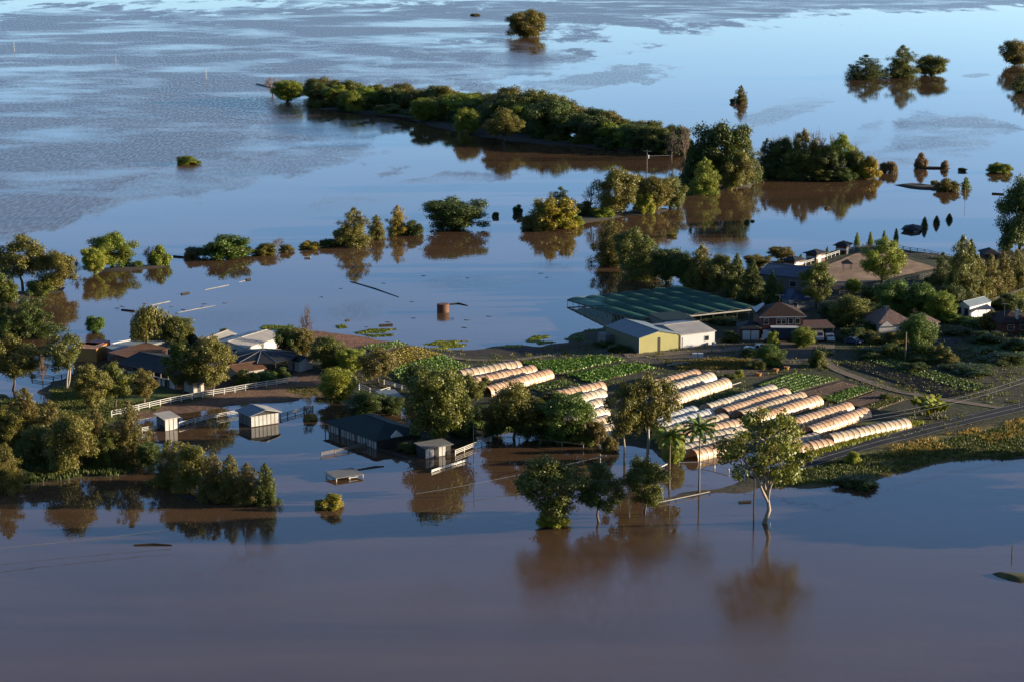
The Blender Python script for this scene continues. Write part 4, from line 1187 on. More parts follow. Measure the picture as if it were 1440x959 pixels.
# delivery truck in front of the house
o = empty('box_truck', on_ground(1083,480), R(178)); tag(o, 'box truck with white cab and dark navy body by the house', 'truck')
MB().box(-5.6, -1.1, .8, -.1, 1.1, 3.2).build('cargo_box', M['navy_door'], o)
MB().box(-5.7, -1.15, 3.2, -.05, 1.15, 3.32).build('box_roof', M['white'], o)
cb = MB().prism([(0,-1.0,.5),(1.9,-1.0,.5),(1.9,-1.0,1.4),(1.5,-1.0,2.4),(0,-1.0,2.4)], (0,2.0,0)).build('cab', M['car_white'], o)
MB().add([(1.53,-.9,2.3),(1.53,.9,2.3),(1.93,.9,1.45),(1.93,-.9,1.45)], [(0,1,2,3)]).build('windscreen', M['glass'], cb)
for x in (-4.4, .9):
    for sg in (-1, 1): MB().tube([(x, sg*.75, .45), (x, sg*1.08, .45)], .45, 12).build('wheel', M['tyre'], o)
for i, dx in enumerate((0, 1.25)):
    p = on_ground(974, 504.5); o = empty('liquid_tank', (p.x + dx, p.y, p.z)); tag(o, '%s of two white caged liquid tanks on the yard lane' % ['left', 'right'][i], 'tank')
    MB().box(0,0,.15,1.0,1.0,1.15).build('bladder', M['tank_white'], o); MB().box(-.03,-.03,0,1.03,1.03,.13).build('pallet', M['timber'], o)
    for z in (.45, .8): MB().box(-.03,-.03,z,1.03,1.03,z+.03).build('cage_bar', M['steel'], o)

# blue roofed barn and stables behind
b = Bld('blue_roofed_barn', 'long dark blue roofed barn left of the arena', 'barn', (1066,404), (1128,410), 15, .6)
b.walls(3.4, M['grey_wall'], gable='x', rh=1.5); b.gable_x(M['blue_roof'], .4); b.win(b.L*.72, b.L*.86, 1, 2.3)
b = Bld('blue_roofed_cottage', 'small cottage with a royal blue hipped roof behind the brick house', 'cottage', (1110,438), (1138,436), 8)
b.walls(2.6, M['grey_wall']); b.hip(M['blue_roof'], 1.8, .5); b.win(1, 2, .8, 1.9); part(b, 'skylight', M['white'], MB().slab([(b.L*.8, .2, 3.15), (b.L+.2, .0, 3.0), (b.L+.1, 1.2, 3.3), (b.L*.75, 1.4, 3.5)], .06))
for i, (A, B_, wd) in enumerate([((1102,379),(1117,381),'nearest'), ((1133,369),(1148,371),'middle'), ((1175,358),(1190,359),'farthest')]):
    b = Bld('horse_stable', '%s of three small stables with dark roofs beside the arena' % wd, 'stable', A, B_, 4.2, .3, 'stables beside the arena')
    b.walls(2.6, M['brown_wall']); part(b, 'white_band', M['white'], MB().box(-.04, -.04, 1.2, b.L+.04, b.D+.04, 1.75))
    b.hip(M['dark_roof'], .9, .7); b.door(b.L*.2, b.L*.8, .1, 1.15, M['dark'])
    part(b, 'half_door', M['white'], MB().box(b.L-.01, .8, 0, b.L+.06, 2.2, 2.1))
o = empty('gazebo', on_ground(1191,381)); tag(o, 'tiny white gazebo with pointed roof standing on the sand', 'gazebo')
for x in (-1, 1):
    for y in (-1, 1): MB().box(x-.07,y-.07,0,x+.07,y+.07,2.0).build('post', M['white'], o)
MB().box(-1.1,-1.1,.75,1.1,-1.04,.85).build('rail', M['white'], o)
MB().add([(-1.5,-1.5,2.0),(1.5,-1.5,2.0),(1.5,1.5,2.0),(-1.5,1.5,2.0),(0,0,3.1)], [(0,1,4),(1,2,4),(2,3,4),(3,0,4),(3,2,1,0)]).build('roof', M['dark_roof'], o)
b = Bld('drowned_house', 'dark hipped roof of a drowned building in blue water', 'building', (1270,326), (1291,327), 7, 0.0)
b.walls(.7, M['dark_wall']); b.hip(M['dark_roof'], .9, .6); b.win(b.L*.72, b.L*.82, .15, .5); b.win(b.L*.87, b.L*.96, .15, .5)
b = Bld('lakeside_shed', 'low dark roofed shed at the water near the right edge', 'shed', (1384,366), (1405,366), 6)
b.walls(1.6, M['dark_wall']); b.hip(M['dark_roof'], 1.2, .5); b.door(b.L*.8, b.L*.95, 0, 1.4, M['brown_wall'])

# houses at right
b = Bld('tiled_house', 'bungalow with mottled pinkish tiled roof among trees', 'house', (1236,472), (1282,470), 10)
b.walls(2.6, M['white']); b.hip(M['mottled_roof'], 2.6, .7)
part(b, 'gable_front', M['white'], MB().prism([(-.2,-1.0,2.2),(3.0,-1.0,2.2),(1.4,-1.0,3.4)], (0,.3,0))); b.win(b.L*.6, b.L*.75, .9, 2.0)
part(b, 'aerial_mast', M['steel'], MB().tube([(2.0, 1.0, 2.5), (2.0, 1.0, 6.5)], .04, 5)); part(b, 'aerial', M['steel'], MB().tube([(1.2, 1.0, 6.4), (2.8, 1.0, 6.4)], .06, 5))
b2 = Bld('house_wing', 'white ended wing showing right of the bright round tree', 'house', (1300,470), (1318,468), 6)
b2.walls(2.5, M['white']); b2.hip(M['mottled_roof'], 1.4, .5); b2.win(.8, 1.8, .9, 1.9)
b = Bld('white_garage', 'white garage with two dark doors and a blue lean-to roof', 'garage', (1344,447), (1363,450), 9)
b.walls(3.0, M['white_clad'], gable='y', rh=1.0); b.gable_y(M['grey_roof'], .15)
for x in (.10, .62): part(b, 'roller_door', M['navy_door'], MB().box(b.L*x, -.05, 0, b.L*(x+.28), .01, 2.6))
b = Bld('lean_to_shed', 'blue roofed lean-to open shed joined to the white garage', 'shed', (1364,450), (1396,449), 8)
b.skillion(M['blue_roof'], 2.3, 2.9, .2)
for x in (.1, b.L*.35, b.L*.7, b.L-.1): b.post(x, .1, -.2, 2.3, M['white'])
part(b, 'wall', M['dark_wall'], MB().box(0, 7.8, -.2, b.L, 8, 2.9)); part(b, 'skylight', M['white'], MB().slab([(b.L*.72, 5, 2.86), (b.L*.82, 5, 2.86), (b.L*.82, 7.8, 3.06), (b.L*.72, 7.8, 3.06)], .03))
b = Bld('low_house', 'low brown roofed house cut by the right edge', 'house', (1408,470), (1452,468), 9)
b.walls(2.6, M['brick']); b.hip(M['tile_roof'], 1.8, .5); b.win(1.5, 3, .8, 2.0); b.win(4.5, 6, .8, 2.0)
part(b, 'aerial_mast', M['steel'], MB().tube([(1.5, 2, 3), (1.5, 2, 6.6)], .04, 5)); part(b, 'aerial', M['steel'], MB().tube([(.6, 2, 6.5), (2.4, 2, 6.5)], .06, 5))
part(b, 'chimney', M['white'], MB().box(3.8, .6, 2.4, 4.3, 1.1, 5.4))

# left compound
b = Bld('long_barn', 'long barn with grey blue roof and dark open front at left', 'barn', (168,531), (248,548), 12, .5)
part(b, 'wall', M['white'], MB().box(0, .02, -.4, b.L, .14, 1.9)); part(b, 'rear_wall', M['dark_wall'], MB().box(0, 11.8, -.4, b.L, 12, 3.0))
b.h, b.rh = 3.0, 1.3; b.gable_x(M['dark_roof'], .6)
for k in range(9): b.post(b.L*k/8, -.2, -.3, 3.0, M['timber'], .09)
for k in range(5): part(b, 'stall_door', M['dark'], MB().box(b.L*(.08+.18*k), -.04, 0, b.L*(.15+.18*k), .01, 1.7))
b = Bld('machinery_shed', 'shed with a long pale blue roof strip behind the long barn', 'shed', (166,507), (236,492), 3.6, .5)
b.walls(2.0, M['grey_wall']); b.skillion(M['grey_roof'], 2.05, 2.5)
b = Bld('rusty_shed', 'rusty red roofed shed between barn and pale blue roof', 'shed', (186,520), (236,506), 6, .5)
b.walls(2.4, M['brown_wall']); b.skillion(M['brown_roof'], 2.45, 3.0)
b = Bld('white_hut', 'small white hut with flat grey roof beside the willow', 'hut', (216,495), (229,492), 7, .3)
b.walls(2.3, M['white']); b.skillion(M['dark_roof'], 2.4, 2.4, .3); b.door(b.L*.55, b.L*.9, .6, 1.9, M['dark'])
for nm, m, A, B_, lb in (('shipping_container', 'red', (116,502), (134,504), 'red shipping container in flood water at left'), ('shipping_container', 'orange', (136,509), (151,501), 'orange shipping container in flood water right of the red one')):
    b = Bld(nm, lb, 'container', A, B_, 5.5, 0.0); b.walls(2.8, M[m]); b.door(.1, b.L/2-.03, .1, 2.7, M[m]); b.door(b.L/2+.03, b.L-.1, .1, 2.7, M[m])
    part(b, 'roof_rim', M[m], MB().box(-.05, -.05, 2.8, b.L+.05, b.D+.05, 2.9))
b = Bld('beige_roofed_shed', 'long shed with sunlit beige and grey gable roof', 'shed', (298,500), (345,506), 14, .6)
b.walls(2.6, M['white'], gable='y', rh=.9); b.gable_y(M['cream_roof'], .3, mat2=M['cream_roof'])
b.door(b.L*.25, b.L*.4, 0, 2.0, M['dark']); b.door(b.L*.62, b.L*.74, 0, 2.0, M['dark'])
b = Bld('beige_roofed_shed', 'shorter beige roofed shed left of the long one', 'shed', (280,494), (302,496), 9, .6)
b.walls(2.4, M['white'], gable='y', rh=.6); b.gable_y(M['cream_roof'], .3)
b = Bld('green_hut', 'tiny dark green hut beside the beige roofs', 'hut', (270,492), (281,491), 4, .5)
b.walls(2.2, M['green_roof'], gable='y', rh=.8); b.gable_y(M['green_roof'], .2)
# round yard with many sided roof
p = on_ground(368,519); o = empty('round_yard', p); tag(o, 'round roofed horse yard with dark twelve sided roof', 'building')
n = 12; rr = 7.6
for k in range(n):
    a0, a1 = 2*math.pi*k/n, 2*math.pi*(k+1)/n
    q = [(0,0,4.1), (math.cos(a0)*rr, math.sin(a0)*rr, 2.9), (math.cos(a1)*rr, math.sin(a1)*rr, 2.9)]
    MB().prism([(x,y,z-.08) for x, y, z in q], (0,0,.08)).build('roof_panel', M['dark_roof'], o)
    MB().tube([(0,0,4.12), (math.cos(a0)*rr, math.sin(a0)*rr, 2.92)], .06, 4).build('roof_rib', M['steel'], o)
    MB().box(math.cos(a0)*(rr-.4)-.08, math.sin(a0)*(rr-.4)-.08, -.3, math.cos(a0)*(rr-.4)+.08, math.sin(a0)*(rr-.4)+.08, 2.9).build('post', M['timber'], o)
    for z in (.7, 1.3):
        MB().tube([(math.cos(a0)*(rr-.5), math.sin(a0)*(rr-.5), z), (math.cos(a1)*(rr-.5), math.sin(a1)*(rr-.5), z)], .07, 4).build('rail', M['dark_timber'], o)
b = Bld('cottage', 'small cottage with brown roof and cream end wall by the fence', 'cottage', (334,538), (372,532), 6)
b.walls(2.2, M['cream_roof'], gable='x', rh=.9); b.gable_x(M['brown_roof'], .4); b.win(b.L*.5, b.L*.6, .8, 1.7); b.door(2.0, 2.9, .1, 1.9, M['dark'], face='r')
b = Bld('garden_shed', 'small green roofed shed with white wall near the brown trees', 'shed', (405,519), (421,522), 4)
b.walls(2.1, M['white'], gable='x', rh=.6); b.gable_x(M['green_roof'], .3); b.door(b.L*.4, b.L*.6, 0, 1.8, M['grey_wall'])
b = Bld('pump_shed', 'cream hut with reddish roof between the pair of gums', 'hut', (272,553), (287,550), 3)
b.walls(2.2, M['cream_roof']); b.skillion(M['brown_roof'], 2.25, 2.7, .3); b.door(b.L*.4, b.L*.7, 0, 1.8, M['dark'])

# flooded huts and stables in the pond
def paned(b, n, z0, z1, mat, face='f', x0=0.0, x1=None):
    x1 = (b.L if face == 'f' else b.D) if x1 is None else x1
    for k in range(n):
        a = x0 + (x1-x0)*(k+.08)/n; c = x0 + (x1-x0)*(k+.92)/n
        b.door(a, c, z0, z1, mat, 'panel', face)
b = Bld('white_hut', 'white hut with pale roof standing in water behind the white rail', 'hut', (232,606), (250,603), 3.2, 0.0)
b.walls(2.3, M['dark_wall']); b.skillion(M['cream_roof'], 2.35, 2.7, .45); paned(b, 3, .05, 2.2, M['white'])
paned(b, 3, .9, 2.1, M['grey_wall'], 'l')
b = Bld('stable_block', 'flooded stable block with white panels and pale gable roof', 'stable', (353,601), (392,595), 5.0, 0.0)
b.walls(2.3, M['dark_wall'], gable='y', rh=.7); b.gable_y(M['grey_roof'], .5, mat2=M['cream_roof'])
paned(b, 7, .15, 2.1, M['white']); paned(b, 3, .15, 2.1, M['grey_wall'], 'l')
b = Bld('long_stable', 'long flooded stable with dark green roof and white wall', 'stable', (462,606), (530,632), 9.5, 0.0)
b.walls(1.9, M['dark_wall']); b.hip(M['green_roof'], 1.7, .8)
paned(b, 9, .05, 1.55, M['white']); part(b, 'end_gable', M['white'], MB().prism([(b.L+.2, 2.6, 1.9), (b.L+.2, 5.4, 1.9), (b.L+.2, 4.0, 3.1)], (.5, 0, 0)))
for k in (2, 5): b.door(b.L*k/9+.05, b.L*(k+.5)/9, 0, 1.6, M['dark'], face='f')
for k in range(10): b.post(b.L*k/9, -.7, -.4, 1.85, M['timber'])
b = Bld('brown_hut', 'brown timber hut with pale roof behind the long stable', 'hut', (541,578), (564,576), 5, 0.0)
b.walls(2.6, M['brown_wall']); b.skillion(M['grey_roof'], 2.65, 2.9, .3); b.door(b.L*.3, b.L*.5, .1, 1.9, M['dark']); paned(b, 2, .2, 2.0, M['brick'], 'r')
b = Bld('white_hut', 'small flooded hut with white doors left of the thin pole', 'hut', (598,645), (634,639), 3.0, 0.0)
b.walls(1.9, M['dark_wall']); b.skillion(M['grey_wall'], 1.95, 2.2, .35); paned(b, 2, .1, 1.75, M['white'], x0=0, x1=b.L*.34); paned(b, 2, .1, 1.75, M['white'], x0=b.L*.52, x1=b.L*.8)
b = Bld('drowned_shelter', 'flat grey roof of a drowned shelter in the near water', 'shelter', (473,677), (511,671), 4.0, 0.0)
b.skillion(M['grey_wall'], .55, .75, .1, .1)
for x in (.05, b.L*.5, b.L-.05):
    for y in (.05, 3.9): b.post(x, y, -.8, .55, M['white'])
part(b, 'rail', M['white'], MB().box(b.L*.45, -.03, .25, b.L*.8, .03, .38)); part(b, 'rail', M['white'], MB().box(-.03, 0, .25, .03, 3.9, .38))
# rusty water tank
p = G(623,439); o = empty('rusty_tank', p); tag(o, 'rusty round steel tank standing in open water', 'tank')
MB().tube([(0,0,-.5), (0,0,1.9), (0,0,2.0)], [1.45,1.45,1.3], 20).build('shell', M['rust'], o, False)
for z in (.6, 1.3, 1.9): MB().tube([(0,0,z-.05),(0,0,z+.05)], 1.48, 20).build('band', M['rust'], o)
MB().box(.9, .4, 1.7, 2.6, .6, 1.9).build('spout', M['debris'], o)

# ------------------------------------------------------------------ polytunnels
def tunnel(A, B, film, label, W=3.35, H=1.95, bay=1.4):
    """A, B: photo pixels of the middle of its two open ends on the ground"""
    a, b_ = on_ground(*A), on_ground(*B); b_ = Vector((b_.x, b_.y, a.z)); d = b_ - a; L = d.length
    o = empty('polytunnel', (a.x, a.y, a.z - .05), math.atan2(d.y, d.x)); tag(o, label, 'greenhouse', 'plastic covered growing tunnels')
    n = max(4, round(L/bay)); na, ns = 14, 5; vs, fs = [], []
    rr = random.Random(int(A[0]*7 + A[1])); k0 = [1 + rr.uniform(-.05, .04) for _ in range(n+1)]
    for i in range(n*ns+1):
        u = i/ns; f = u - math.floor(u); kk = k0[int(u)]*(1-f) + k0[min(n, int(u)+1)]*f
        sag = 1 - .034*math.sin(math.pi*f) if f else 1.0
        for c in range(na+1):
            t = math.pi*c/na
            vs.append((L*i/(n*ns), -math.cos(t)*W/2*sag*kk, (abs(math.sin(t))**.75)*H*sag*kk))
    for i in range(n*ns):
        for c in range(na): fs.append((i*(na+1)+c, (i+1)*(na+1)+c, (i+1)*(na+1)+c+1, i*(na+1)+c+1))
    MB().add(vs, fs).build('film_cover', M[film], o, True)
    hoop = HOOP.get((W, H))
    if hoop is None:
        hoop = MB().tube([(0, -math.cos(math.pi*c/na)*W/2*1.006, abs(math.sin(math.pi*c/na))**.75*H*1.008) for c in range(na+1)], .045, 4).mesh('hoop', M['dark_timber'])
        HOOP[(W, H)] = hoop
    for i in range(n+1):
        h = link('hoop', hoop, o); h.location = (L*i/n, 0, 0); h.scale = (1, k0[i], k0[i])
    MB().add([(L-.02, -math.cos(math.pi*c/na)*W*.49, abs(math.sin(math.pi*c/na))**.75*H*.97) for c in range(na+1)], [tuple(range(na+1))]).build('end_sheet', M[film], o)
HOOP = {}
TUN = [
 ((645,533),(729,518),'film_cream','back tunnel of the three tan ones beside the terraced rows'),
 ((660,544),(749,524),'film_tan','middle rusty tunnel of the three beside the terraced rows'),
 ((682,556),(771,530),'film_tan','front tunnel of the three tan ones beside the terraced rows'),
 ((768,565),(846,548),'film_tan','back tunnel of the white block left of the tall gums'),
 ((778,577),(846,558),'film_white','second tunnel from the back left of the tall gums'),
 ((790,588),(847,570),'film_white','third tunnel from the back left of the tall gums'),
 ((800,599),(849,582),'film_white','fourth tunnel from the back left of the tall gums'),
 ((815,609),(853,594),'film_cream','fifth tunnel from the back left of the tall gums'),
 ((828,618),(862,606),'film_white','front short tunnel left of the tall gums'),
 ((912,548),(979,531),'film_tan','back tunnel of the three right of the tall gum crowns'),
 ((922,559),(999,535),'film_white','middle white tunnel of the three right of the tall gum crowns'),
 ((936,571),(1020,543),'film_cream','front cream tunnel of the three right of the tall gum crowns'),
 ((992,581),(1086,552),'film_white','back white tunnel of the central four'),
 ((1015,587),(1104,557),'film_tan','second narrow rusty tunnel of the central four'),
 ((1038,591),(1127,562),'film_cream','third cream tunnel of the central four'),
 ((1061,596),(1149,567),'film_tan','front tunnel of the central four'),
 ((1106,604),(1192,576),'film_tan','back tunnel of the pair left of the single long one'),
 ((1135,613),(1216,584),'film_tan','front tunnel of the pair left of the single long one'),
 ((1164,624),(1274,599),'film_cream','single long tunnel beside the road verge'),
 ((1095,632),(1148,618),'film_cream','back short tunnel behind the tall lone gum'),
 ((1112,640),(1166,625),'film_tan','front short tunnel next to the road verge'),
 ((905,604),(976,581),'film_clear','back grey tunnel of the long block behind the palms'),
 ((918,610),(997,586),'film_clear','second grey tunnel of the long block behind the palms'),
 ((925,618),(1018,591),'film_cream','third tunnel of the long block behind the palms'),
 ((930,626),(1041,598),'film_tan','fourth tunnel of the long block behind the palms'),
 ((938,636),(1045,607),'film_white','fifth tunnel of the long block behind the palms'),
 ((950,642),(1045,617),'film_white','sixth tunnel of the long block behind the palms'),
 ((972,646),(1040,627),'film_tan','front tunnel of the long block behind the palms')]
for t in TUN: tunnel(*t)

# ------------------------------------------------------------------ crop fields, grasses and weeds (nobody could count them)
frng = np.random.default_rng(5)
def lift(P2, dz=0.0):
    return np.concatenate([P2, np.maximum(ground_z(P2[:, 0], P2[:, 1]), 0.0)[:, None] + dz], 1)
def quad_pts(pp, u, v):
    A, B, C_, D = [np.array(on_ground(*p)[:2]) for p in pp]; u = u[:, None]; v = v[:, None]
    return A*(1-u)*(1-v) + B*u*(1-v) + C_*u*v + D*(1-u)*v
def crop(name, label, pp, rows, step, size, tint, per=11, height=.35, cover=1.0, soil='soil', rot=True):
    """rows run from the first to the second corner; ridged soil bed with leafy plants on it"""
    A, B, C_, D = [on_ground(*p) for p in pp]; Lu = ((B-A).length + (C_-D).length)/2
    # ridged bed
    nu, nv = max(4, int(Lu/3)), rows*4
    uu, vv = np.meshgrid(np.linspace(0, 1, nu+1), np.linspace(0, 1, nv+1), indexing='ij')
    P = quad_pts(pp, uu.ravel(), vv.ravel()); z = lift(P, .07); z[:, 2] += .16*(.5 - .5*np.cos(vv.ravel()*rows*2*math.pi)) + frng.normal(size=len(z))*.015
    idx = np.arange((nu+1)*(nv+1)).reshape(nu+1, nv+1)
    F = np.stack([idx[:-1,:-1], idx[1:,:-1], idx[1:,1:], idx[:-1,1:]], -1).reshape(-1, 4)
    tag(link('garden_bed', np_mesh('garden_bed', z, F, M[soil], True)), 'ridged soil under the ' + label, kind='structure')
    m = max(2, int(Lu/step)); us, vs = [], []
    for r in range(rows):
        k = frng.random(m) < cover
        us.append((np.arange(m)[k] + frng.random(k.sum())*.8)/m); vs.append(np.full(k.sum(), (r+.5)/rows) + frng.normal(size=k.sum())*.07/rows)
    u = np.clip(np.concatenate(us), 0, 1); v = np.clip(np.concatenate(vs), 0, 1)
    P = np.repeat(lift(quad_pts(pp, u, v), .2), per, 0)
    d = frng.normal(size=P.shape); d[:, 2] = np.abs(d[:, 2])*.8
    P = P + d*np.array([size, size, height])*.55
    s = size*(.30 + .45*frng.random(len(P)))
    V, F = cards(P, d*np.array([1, 1, .5]) + np.array([0, 0, .35]), s, s*.55, frng)
    o = link(name, np_mesh(name, V, F, M['leaf'])); o.color = TINT[tint] + (1,)
    tag(o, label, kind='stuff')
crop('leafy_crop', 'leafy green crop in the upper bed before the packing shed', [(737,511),(846,502),(876,507),(782,527)], 11, .55, .5, 'crop', 14)
crop('leafy_crop', 'leafy green crop in the lower bed before the packing shed', [(798,528),(884,513),(922,518),(832,539)], 9, .55, .5, 'crop', 14)
crop('leafy_crop', 'leafy green crop beside the tan tunnels', [(745,547),(790,534),(820,544),(778,556)], 7, .8, .38, 'gn')
crop('seedling_rows', 'terraced rows of seedlings left of the tan tunnels', [(532,500),(582,488),(622,500),(560,520)], 8, .4, .36, 'yl', 10, .22)
crop('leafy_crop', 'darker leafy rows below the seedling terraces', [(545,520),(622,500),(660,517),(575,547)], 8, .5, .42, 'crop', 12)
crop('leafy_crop', 'pale leafy strip along the red ploughed field', [(510,488),(560,480),(575,486),(525,497)], 4, .8, .36, 'crop')
crop('seedling_rows', 'striped light green seedling bed behind the tunnels', [(1064,542),(1113,525),(1182,534),(1118,552)], 7, .3, .34, 'crop', 16, .12)
crop('sparse_crop', 'bare brown bed right of the seedling stripes', [(1122,554),(1182,537),(1206,542),(1150,561)], 8, 1.2, .2, 'ol', 3, .15, .25)
crop('leafy_crop', 'bright green strip among the brown beds', [(1155,561),(1206,544),(1228,549),(1178,567)], 6, .6, .32, 'crop', 11, .3)
crop('sparse_crop', 'second bare brown bed near the track', [(1182,567),(1232,550),(1262,556),(1210,573)], 8, 1.2, .2, 'ol', 3, .15, .2)
crop('leafy_crop', 'green edging strip above the pair of tunnels', [(1205,575),(1262,557),(1278,561),(1225,580)], 4, .7, .32, 'md', 11, .3)
crop('leafy_crop', 'dark rows of greens between the tunnel blocks', [(940,578),(1030,549),(1052,555),(965,586)], 6, .8, .34, 'gn', 11, .3, 1, 'dark_soil')
crop('dark_field_rows', 'long dark furrows right of the farm track', [(1183,512),(1330,560),(1362,553),(1212,508)], 11, 1.0, .22, 'md', 4, .2, .45, 'soil')
crop('leafy_crop', 'green rows beyond the dark furrows', [(1214,507),(1362,552),(1392,545),(1250,504)], 7, .8, .34, 'gn', 11, .3, .9, 'dark_soil')

def scatter(name, label, pp, n, size, tall, tint, zmin=.05, blades=8, dz=0.0, clump=None, kind='stuff', flat=False):
    """grass or weed tufts inside a photo polygon"""
    W_ = np.array(wpoly(pp)); lo, hi = W_.min(0), W_.max(0)
    P = lo + (hi-lo)*frng.random((n*3, 2)); k = signed_dist(P[:, 0], P[:, 1], [tuple(q) for q in W_]) > 0
    if clump: k &= vnoise(P[:, 0], P[:, 1], clump, 31) > .42
    P = P[k][:n]; z = ground_z(P[:, 0], P[:, 1])
    if zmin is not None: P, z = P[z > zmin], z[z > zmin]
    else: z = np.maximum(z, 0)
    P = np.repeat(np.concatenate([P, z[:, None] + dz], 1), blades, 0)
    d = frng.normal(size=P.shape); h = tall*(.4 + .9*frng.random(len(P)))
    P = P + d*np.array([size, size, 0])*.6 + np.stack([np.zeros(len(P)), np.zeros(len(P)), h*.4], 1)
    if flat: V, F = cards(P, d*.25 + np.array([0, 0, 1.]), size*(.5+frng.random(len(P))), size*.5, frng)
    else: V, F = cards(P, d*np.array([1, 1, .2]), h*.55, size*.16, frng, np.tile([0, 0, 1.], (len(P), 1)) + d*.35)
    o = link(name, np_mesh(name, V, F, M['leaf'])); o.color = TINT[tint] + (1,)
    return tag(o, label, kind=kind)
TINT['gold'] = (.19, .13, .024); TINT['straw'] = (.26, .19, .075)
scatter('dry_grass', 'long golden grass on the bank below the road', [(1150,655),(1220,640),(1300,622),(1440,592),(1560,566),(1560,600),(1440,618),(1330,636),(1230,650)], 3000, .4, .45, 'gold', clump=9)
scatter('verge_grass', 'green undergrowth on the bank below the road', [(1090,668),(1200,648),(1440,600),(1560,575),(1560,640),(1440,641),(1240,676),(1080,686)], 4200, .5, .4, 'dk')  # shade on the lower bank is put into the dark tint
scatter('verge_grass', 'tall grass on the verge between tunnels and road', [(1105,648),(1170,630),(1280,601),(1300,600),(1200,630),(1130,648)], 2200, .45, .6, 'lg')
scatter('paddock_grass', 'short green grass of the left paddock', [(72,548),(215,540),(235,560),(215,585),(120,602),(72,582)], 2000, .4, .2, 'md', clump=8)
scatter('weeds', 'rank weeds over the farm ground', [(440,500),(640,480),(840,480),(1080,480),(1180,480),(1440,470),(1440,590),(1140,640),(850,620),(660,610),(600,560),(470,540)], 2600, .5, .4, 'md', clump=9)
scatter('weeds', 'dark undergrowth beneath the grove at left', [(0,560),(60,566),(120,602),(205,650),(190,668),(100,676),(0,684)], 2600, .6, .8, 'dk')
scatter('weeds', 'weeds among the houses at right', [(1180,420),(1340,400),(1440,400),(1440,520),(1300,520),(1190,490)], 1600, .5, .4, 'dk', clump=14)
scatter('weeds', 'shaded grass behind the flooded fence', [(640,600),(760,580),(850,600),(840,618),(700,608)], 2000, .5, .4, 'gn')
scatter('weeds', 'rough growth along the heap before the cream tunnels', [(935,516),(1010,508),(1060,512),(1040,524),(960,524)], 900, .45, .5, 'br')
scatter('lawn', 'mown bright lawn at the right edge', [(1395,408),(1500,398),(1500,430),(1392,432)], 3000, .35, .15, 'lg')
scatter('paddock_grass', 'rough grass patch in the bare paddock', [(402,548),(450,545),(450,560),(412,561)], 260, .4, .15, 'ol', clump=5)
for pp, n, t, lb in [([(352,474),(372,458),(405,452),(425,456),(400,466),(372,472)], 1500, 'bg', 'large floating weed mat behind the brown trees'),
                  ([(500,468),(520,463),(560,463),(552,472),(525,474)], 700, 'bg', 'floating weed mat at the tip of the red field'),
                  ([(470,459),(482,457),(488,461),(476,462)], 120, 'bg', 'tiny floating weed patch off the red field'),
                  ([(592,486),(615,480),(662,479),(650,487),(610,491)], 900, 'lg', 'bright floating weed edge by the dark headland'),
                  ([(740,480),(752,473),(785,472),(800,478),(760,484)], 600, 'bg', 'weed mat in the cove before the shade house'),
                  ([(796,478),(820,466),(850,460),(855,470),(830,482)], 700, 'gn', 'dark weed fringe on the cove shore'),
                  ([(700,490),(715,486),(735,486),(725,490)], 140, 'lg', 'little bright weed tuft on the headland shore')]:
    scatter('floating_weed', lb, pp, n, .35, .12, t, None, 3, .03, 3.5, flat=True)

# ------------------------------------------------------------------ fences
POSTM, RAILM = {}, {}
def fence(label, pp, mat, h=1.25, span=2.6, rails=3, z=None, gap=()):
    """post and rail fence along photo pixels of its foot"""
    P = [G(*p, z) if z is not None else on_ground(*p) for p in pp]
    o = empty('rail_fence', P[0]); tag(o, label, 'fence'); org = P[0].copy()
    pm = POSTM.setdefault((mat, h), MB().box(-.08,-.08,-.6,.08,.08,h).mesh('post', M[mat]))
    rm = RAILM.setdefault(mat, MB().box(0,-.03,-.055,1,.03,.055).mesh('rail', M[mat]))
    prev = None; idx = 0
    for a, b_ in zip(P, P[1:]):
        n = max(1, round((b_-a).length/span))
        for k in range(n + (1 if b_ is P[-1] else 0)):
            p = a.lerp(b_, k/n); p.z = z if z is not None else max(0, float(ground_z(p.x, p.y)[0]))
            q = link('post', pm, o); q.location = p - org; q.rotation_euler = (0, 0, math.atan2(b_.y-a.y, b_.x-a.x))
            if prev is not None and idx not in gap:
                d = p - prev
                for r in range(rails):
                    e = link('rail', rm, o); e.location = prev - org + Vector((0, 0, h*(.95 - .30*r)))
                    e.rotation_euler = (0, -math.atan2(d.z, math.hypot(d.x, d.y)), math.atan2(d.y, d.x)); e.scale = (d.length, 1, 1)
            prev = p; idx += 1
fence('long white rail fence climbing across the bare paddock', [(157,586),(195,577),(240,567),(300,556),(360,546),(418,537)], 'white')
fence('white rail fence in the water beside the white hut', [(200,608),(232,602)], 'white', 1.0, z=0.0)
fence('white rail fence running from the hut to the stable block', [(252,600),(275,594),(305,588),(334,583)], 'white', .95, z=0.0)
fence('drowned grey rail fence right of the stable block', [(394,588),(415,582),(440,575)], 'timber', .9, z=0.0)
fence('white posts and rails behind the brown hut', [(505,548),(520,553),(535,556),(548,552)], 'white')
fence('white rail fence behind the biggest tree', [(540,540),(555,545),(575,550)], 'white', 1.0)
fence('drowned rail fence reaching out from the long stable', [(452,641),(490,633),(520,626)], 'timber', .7, z=0.0)
fence('drowned fence leading from the stable to the small hut', [(530,634),(560,642),(585,650)], 'dark_timber', .6, z=0.0)
fence('white rail fence right of the small flooded hut', [(640,640),(665,630),(690,621)], 'white', 1.0, z=0.0)
fence('line of posts in brown water below the olive gum', [(692,620),(730,622),(760,625),(790,628),(820,632)], 'timber', 1.0, 3.4, 1, 0.0)
fence('white topped rail sliding into the near water', [(607,664),(628,657),(655,649)], 'white', .45, z=0.0)
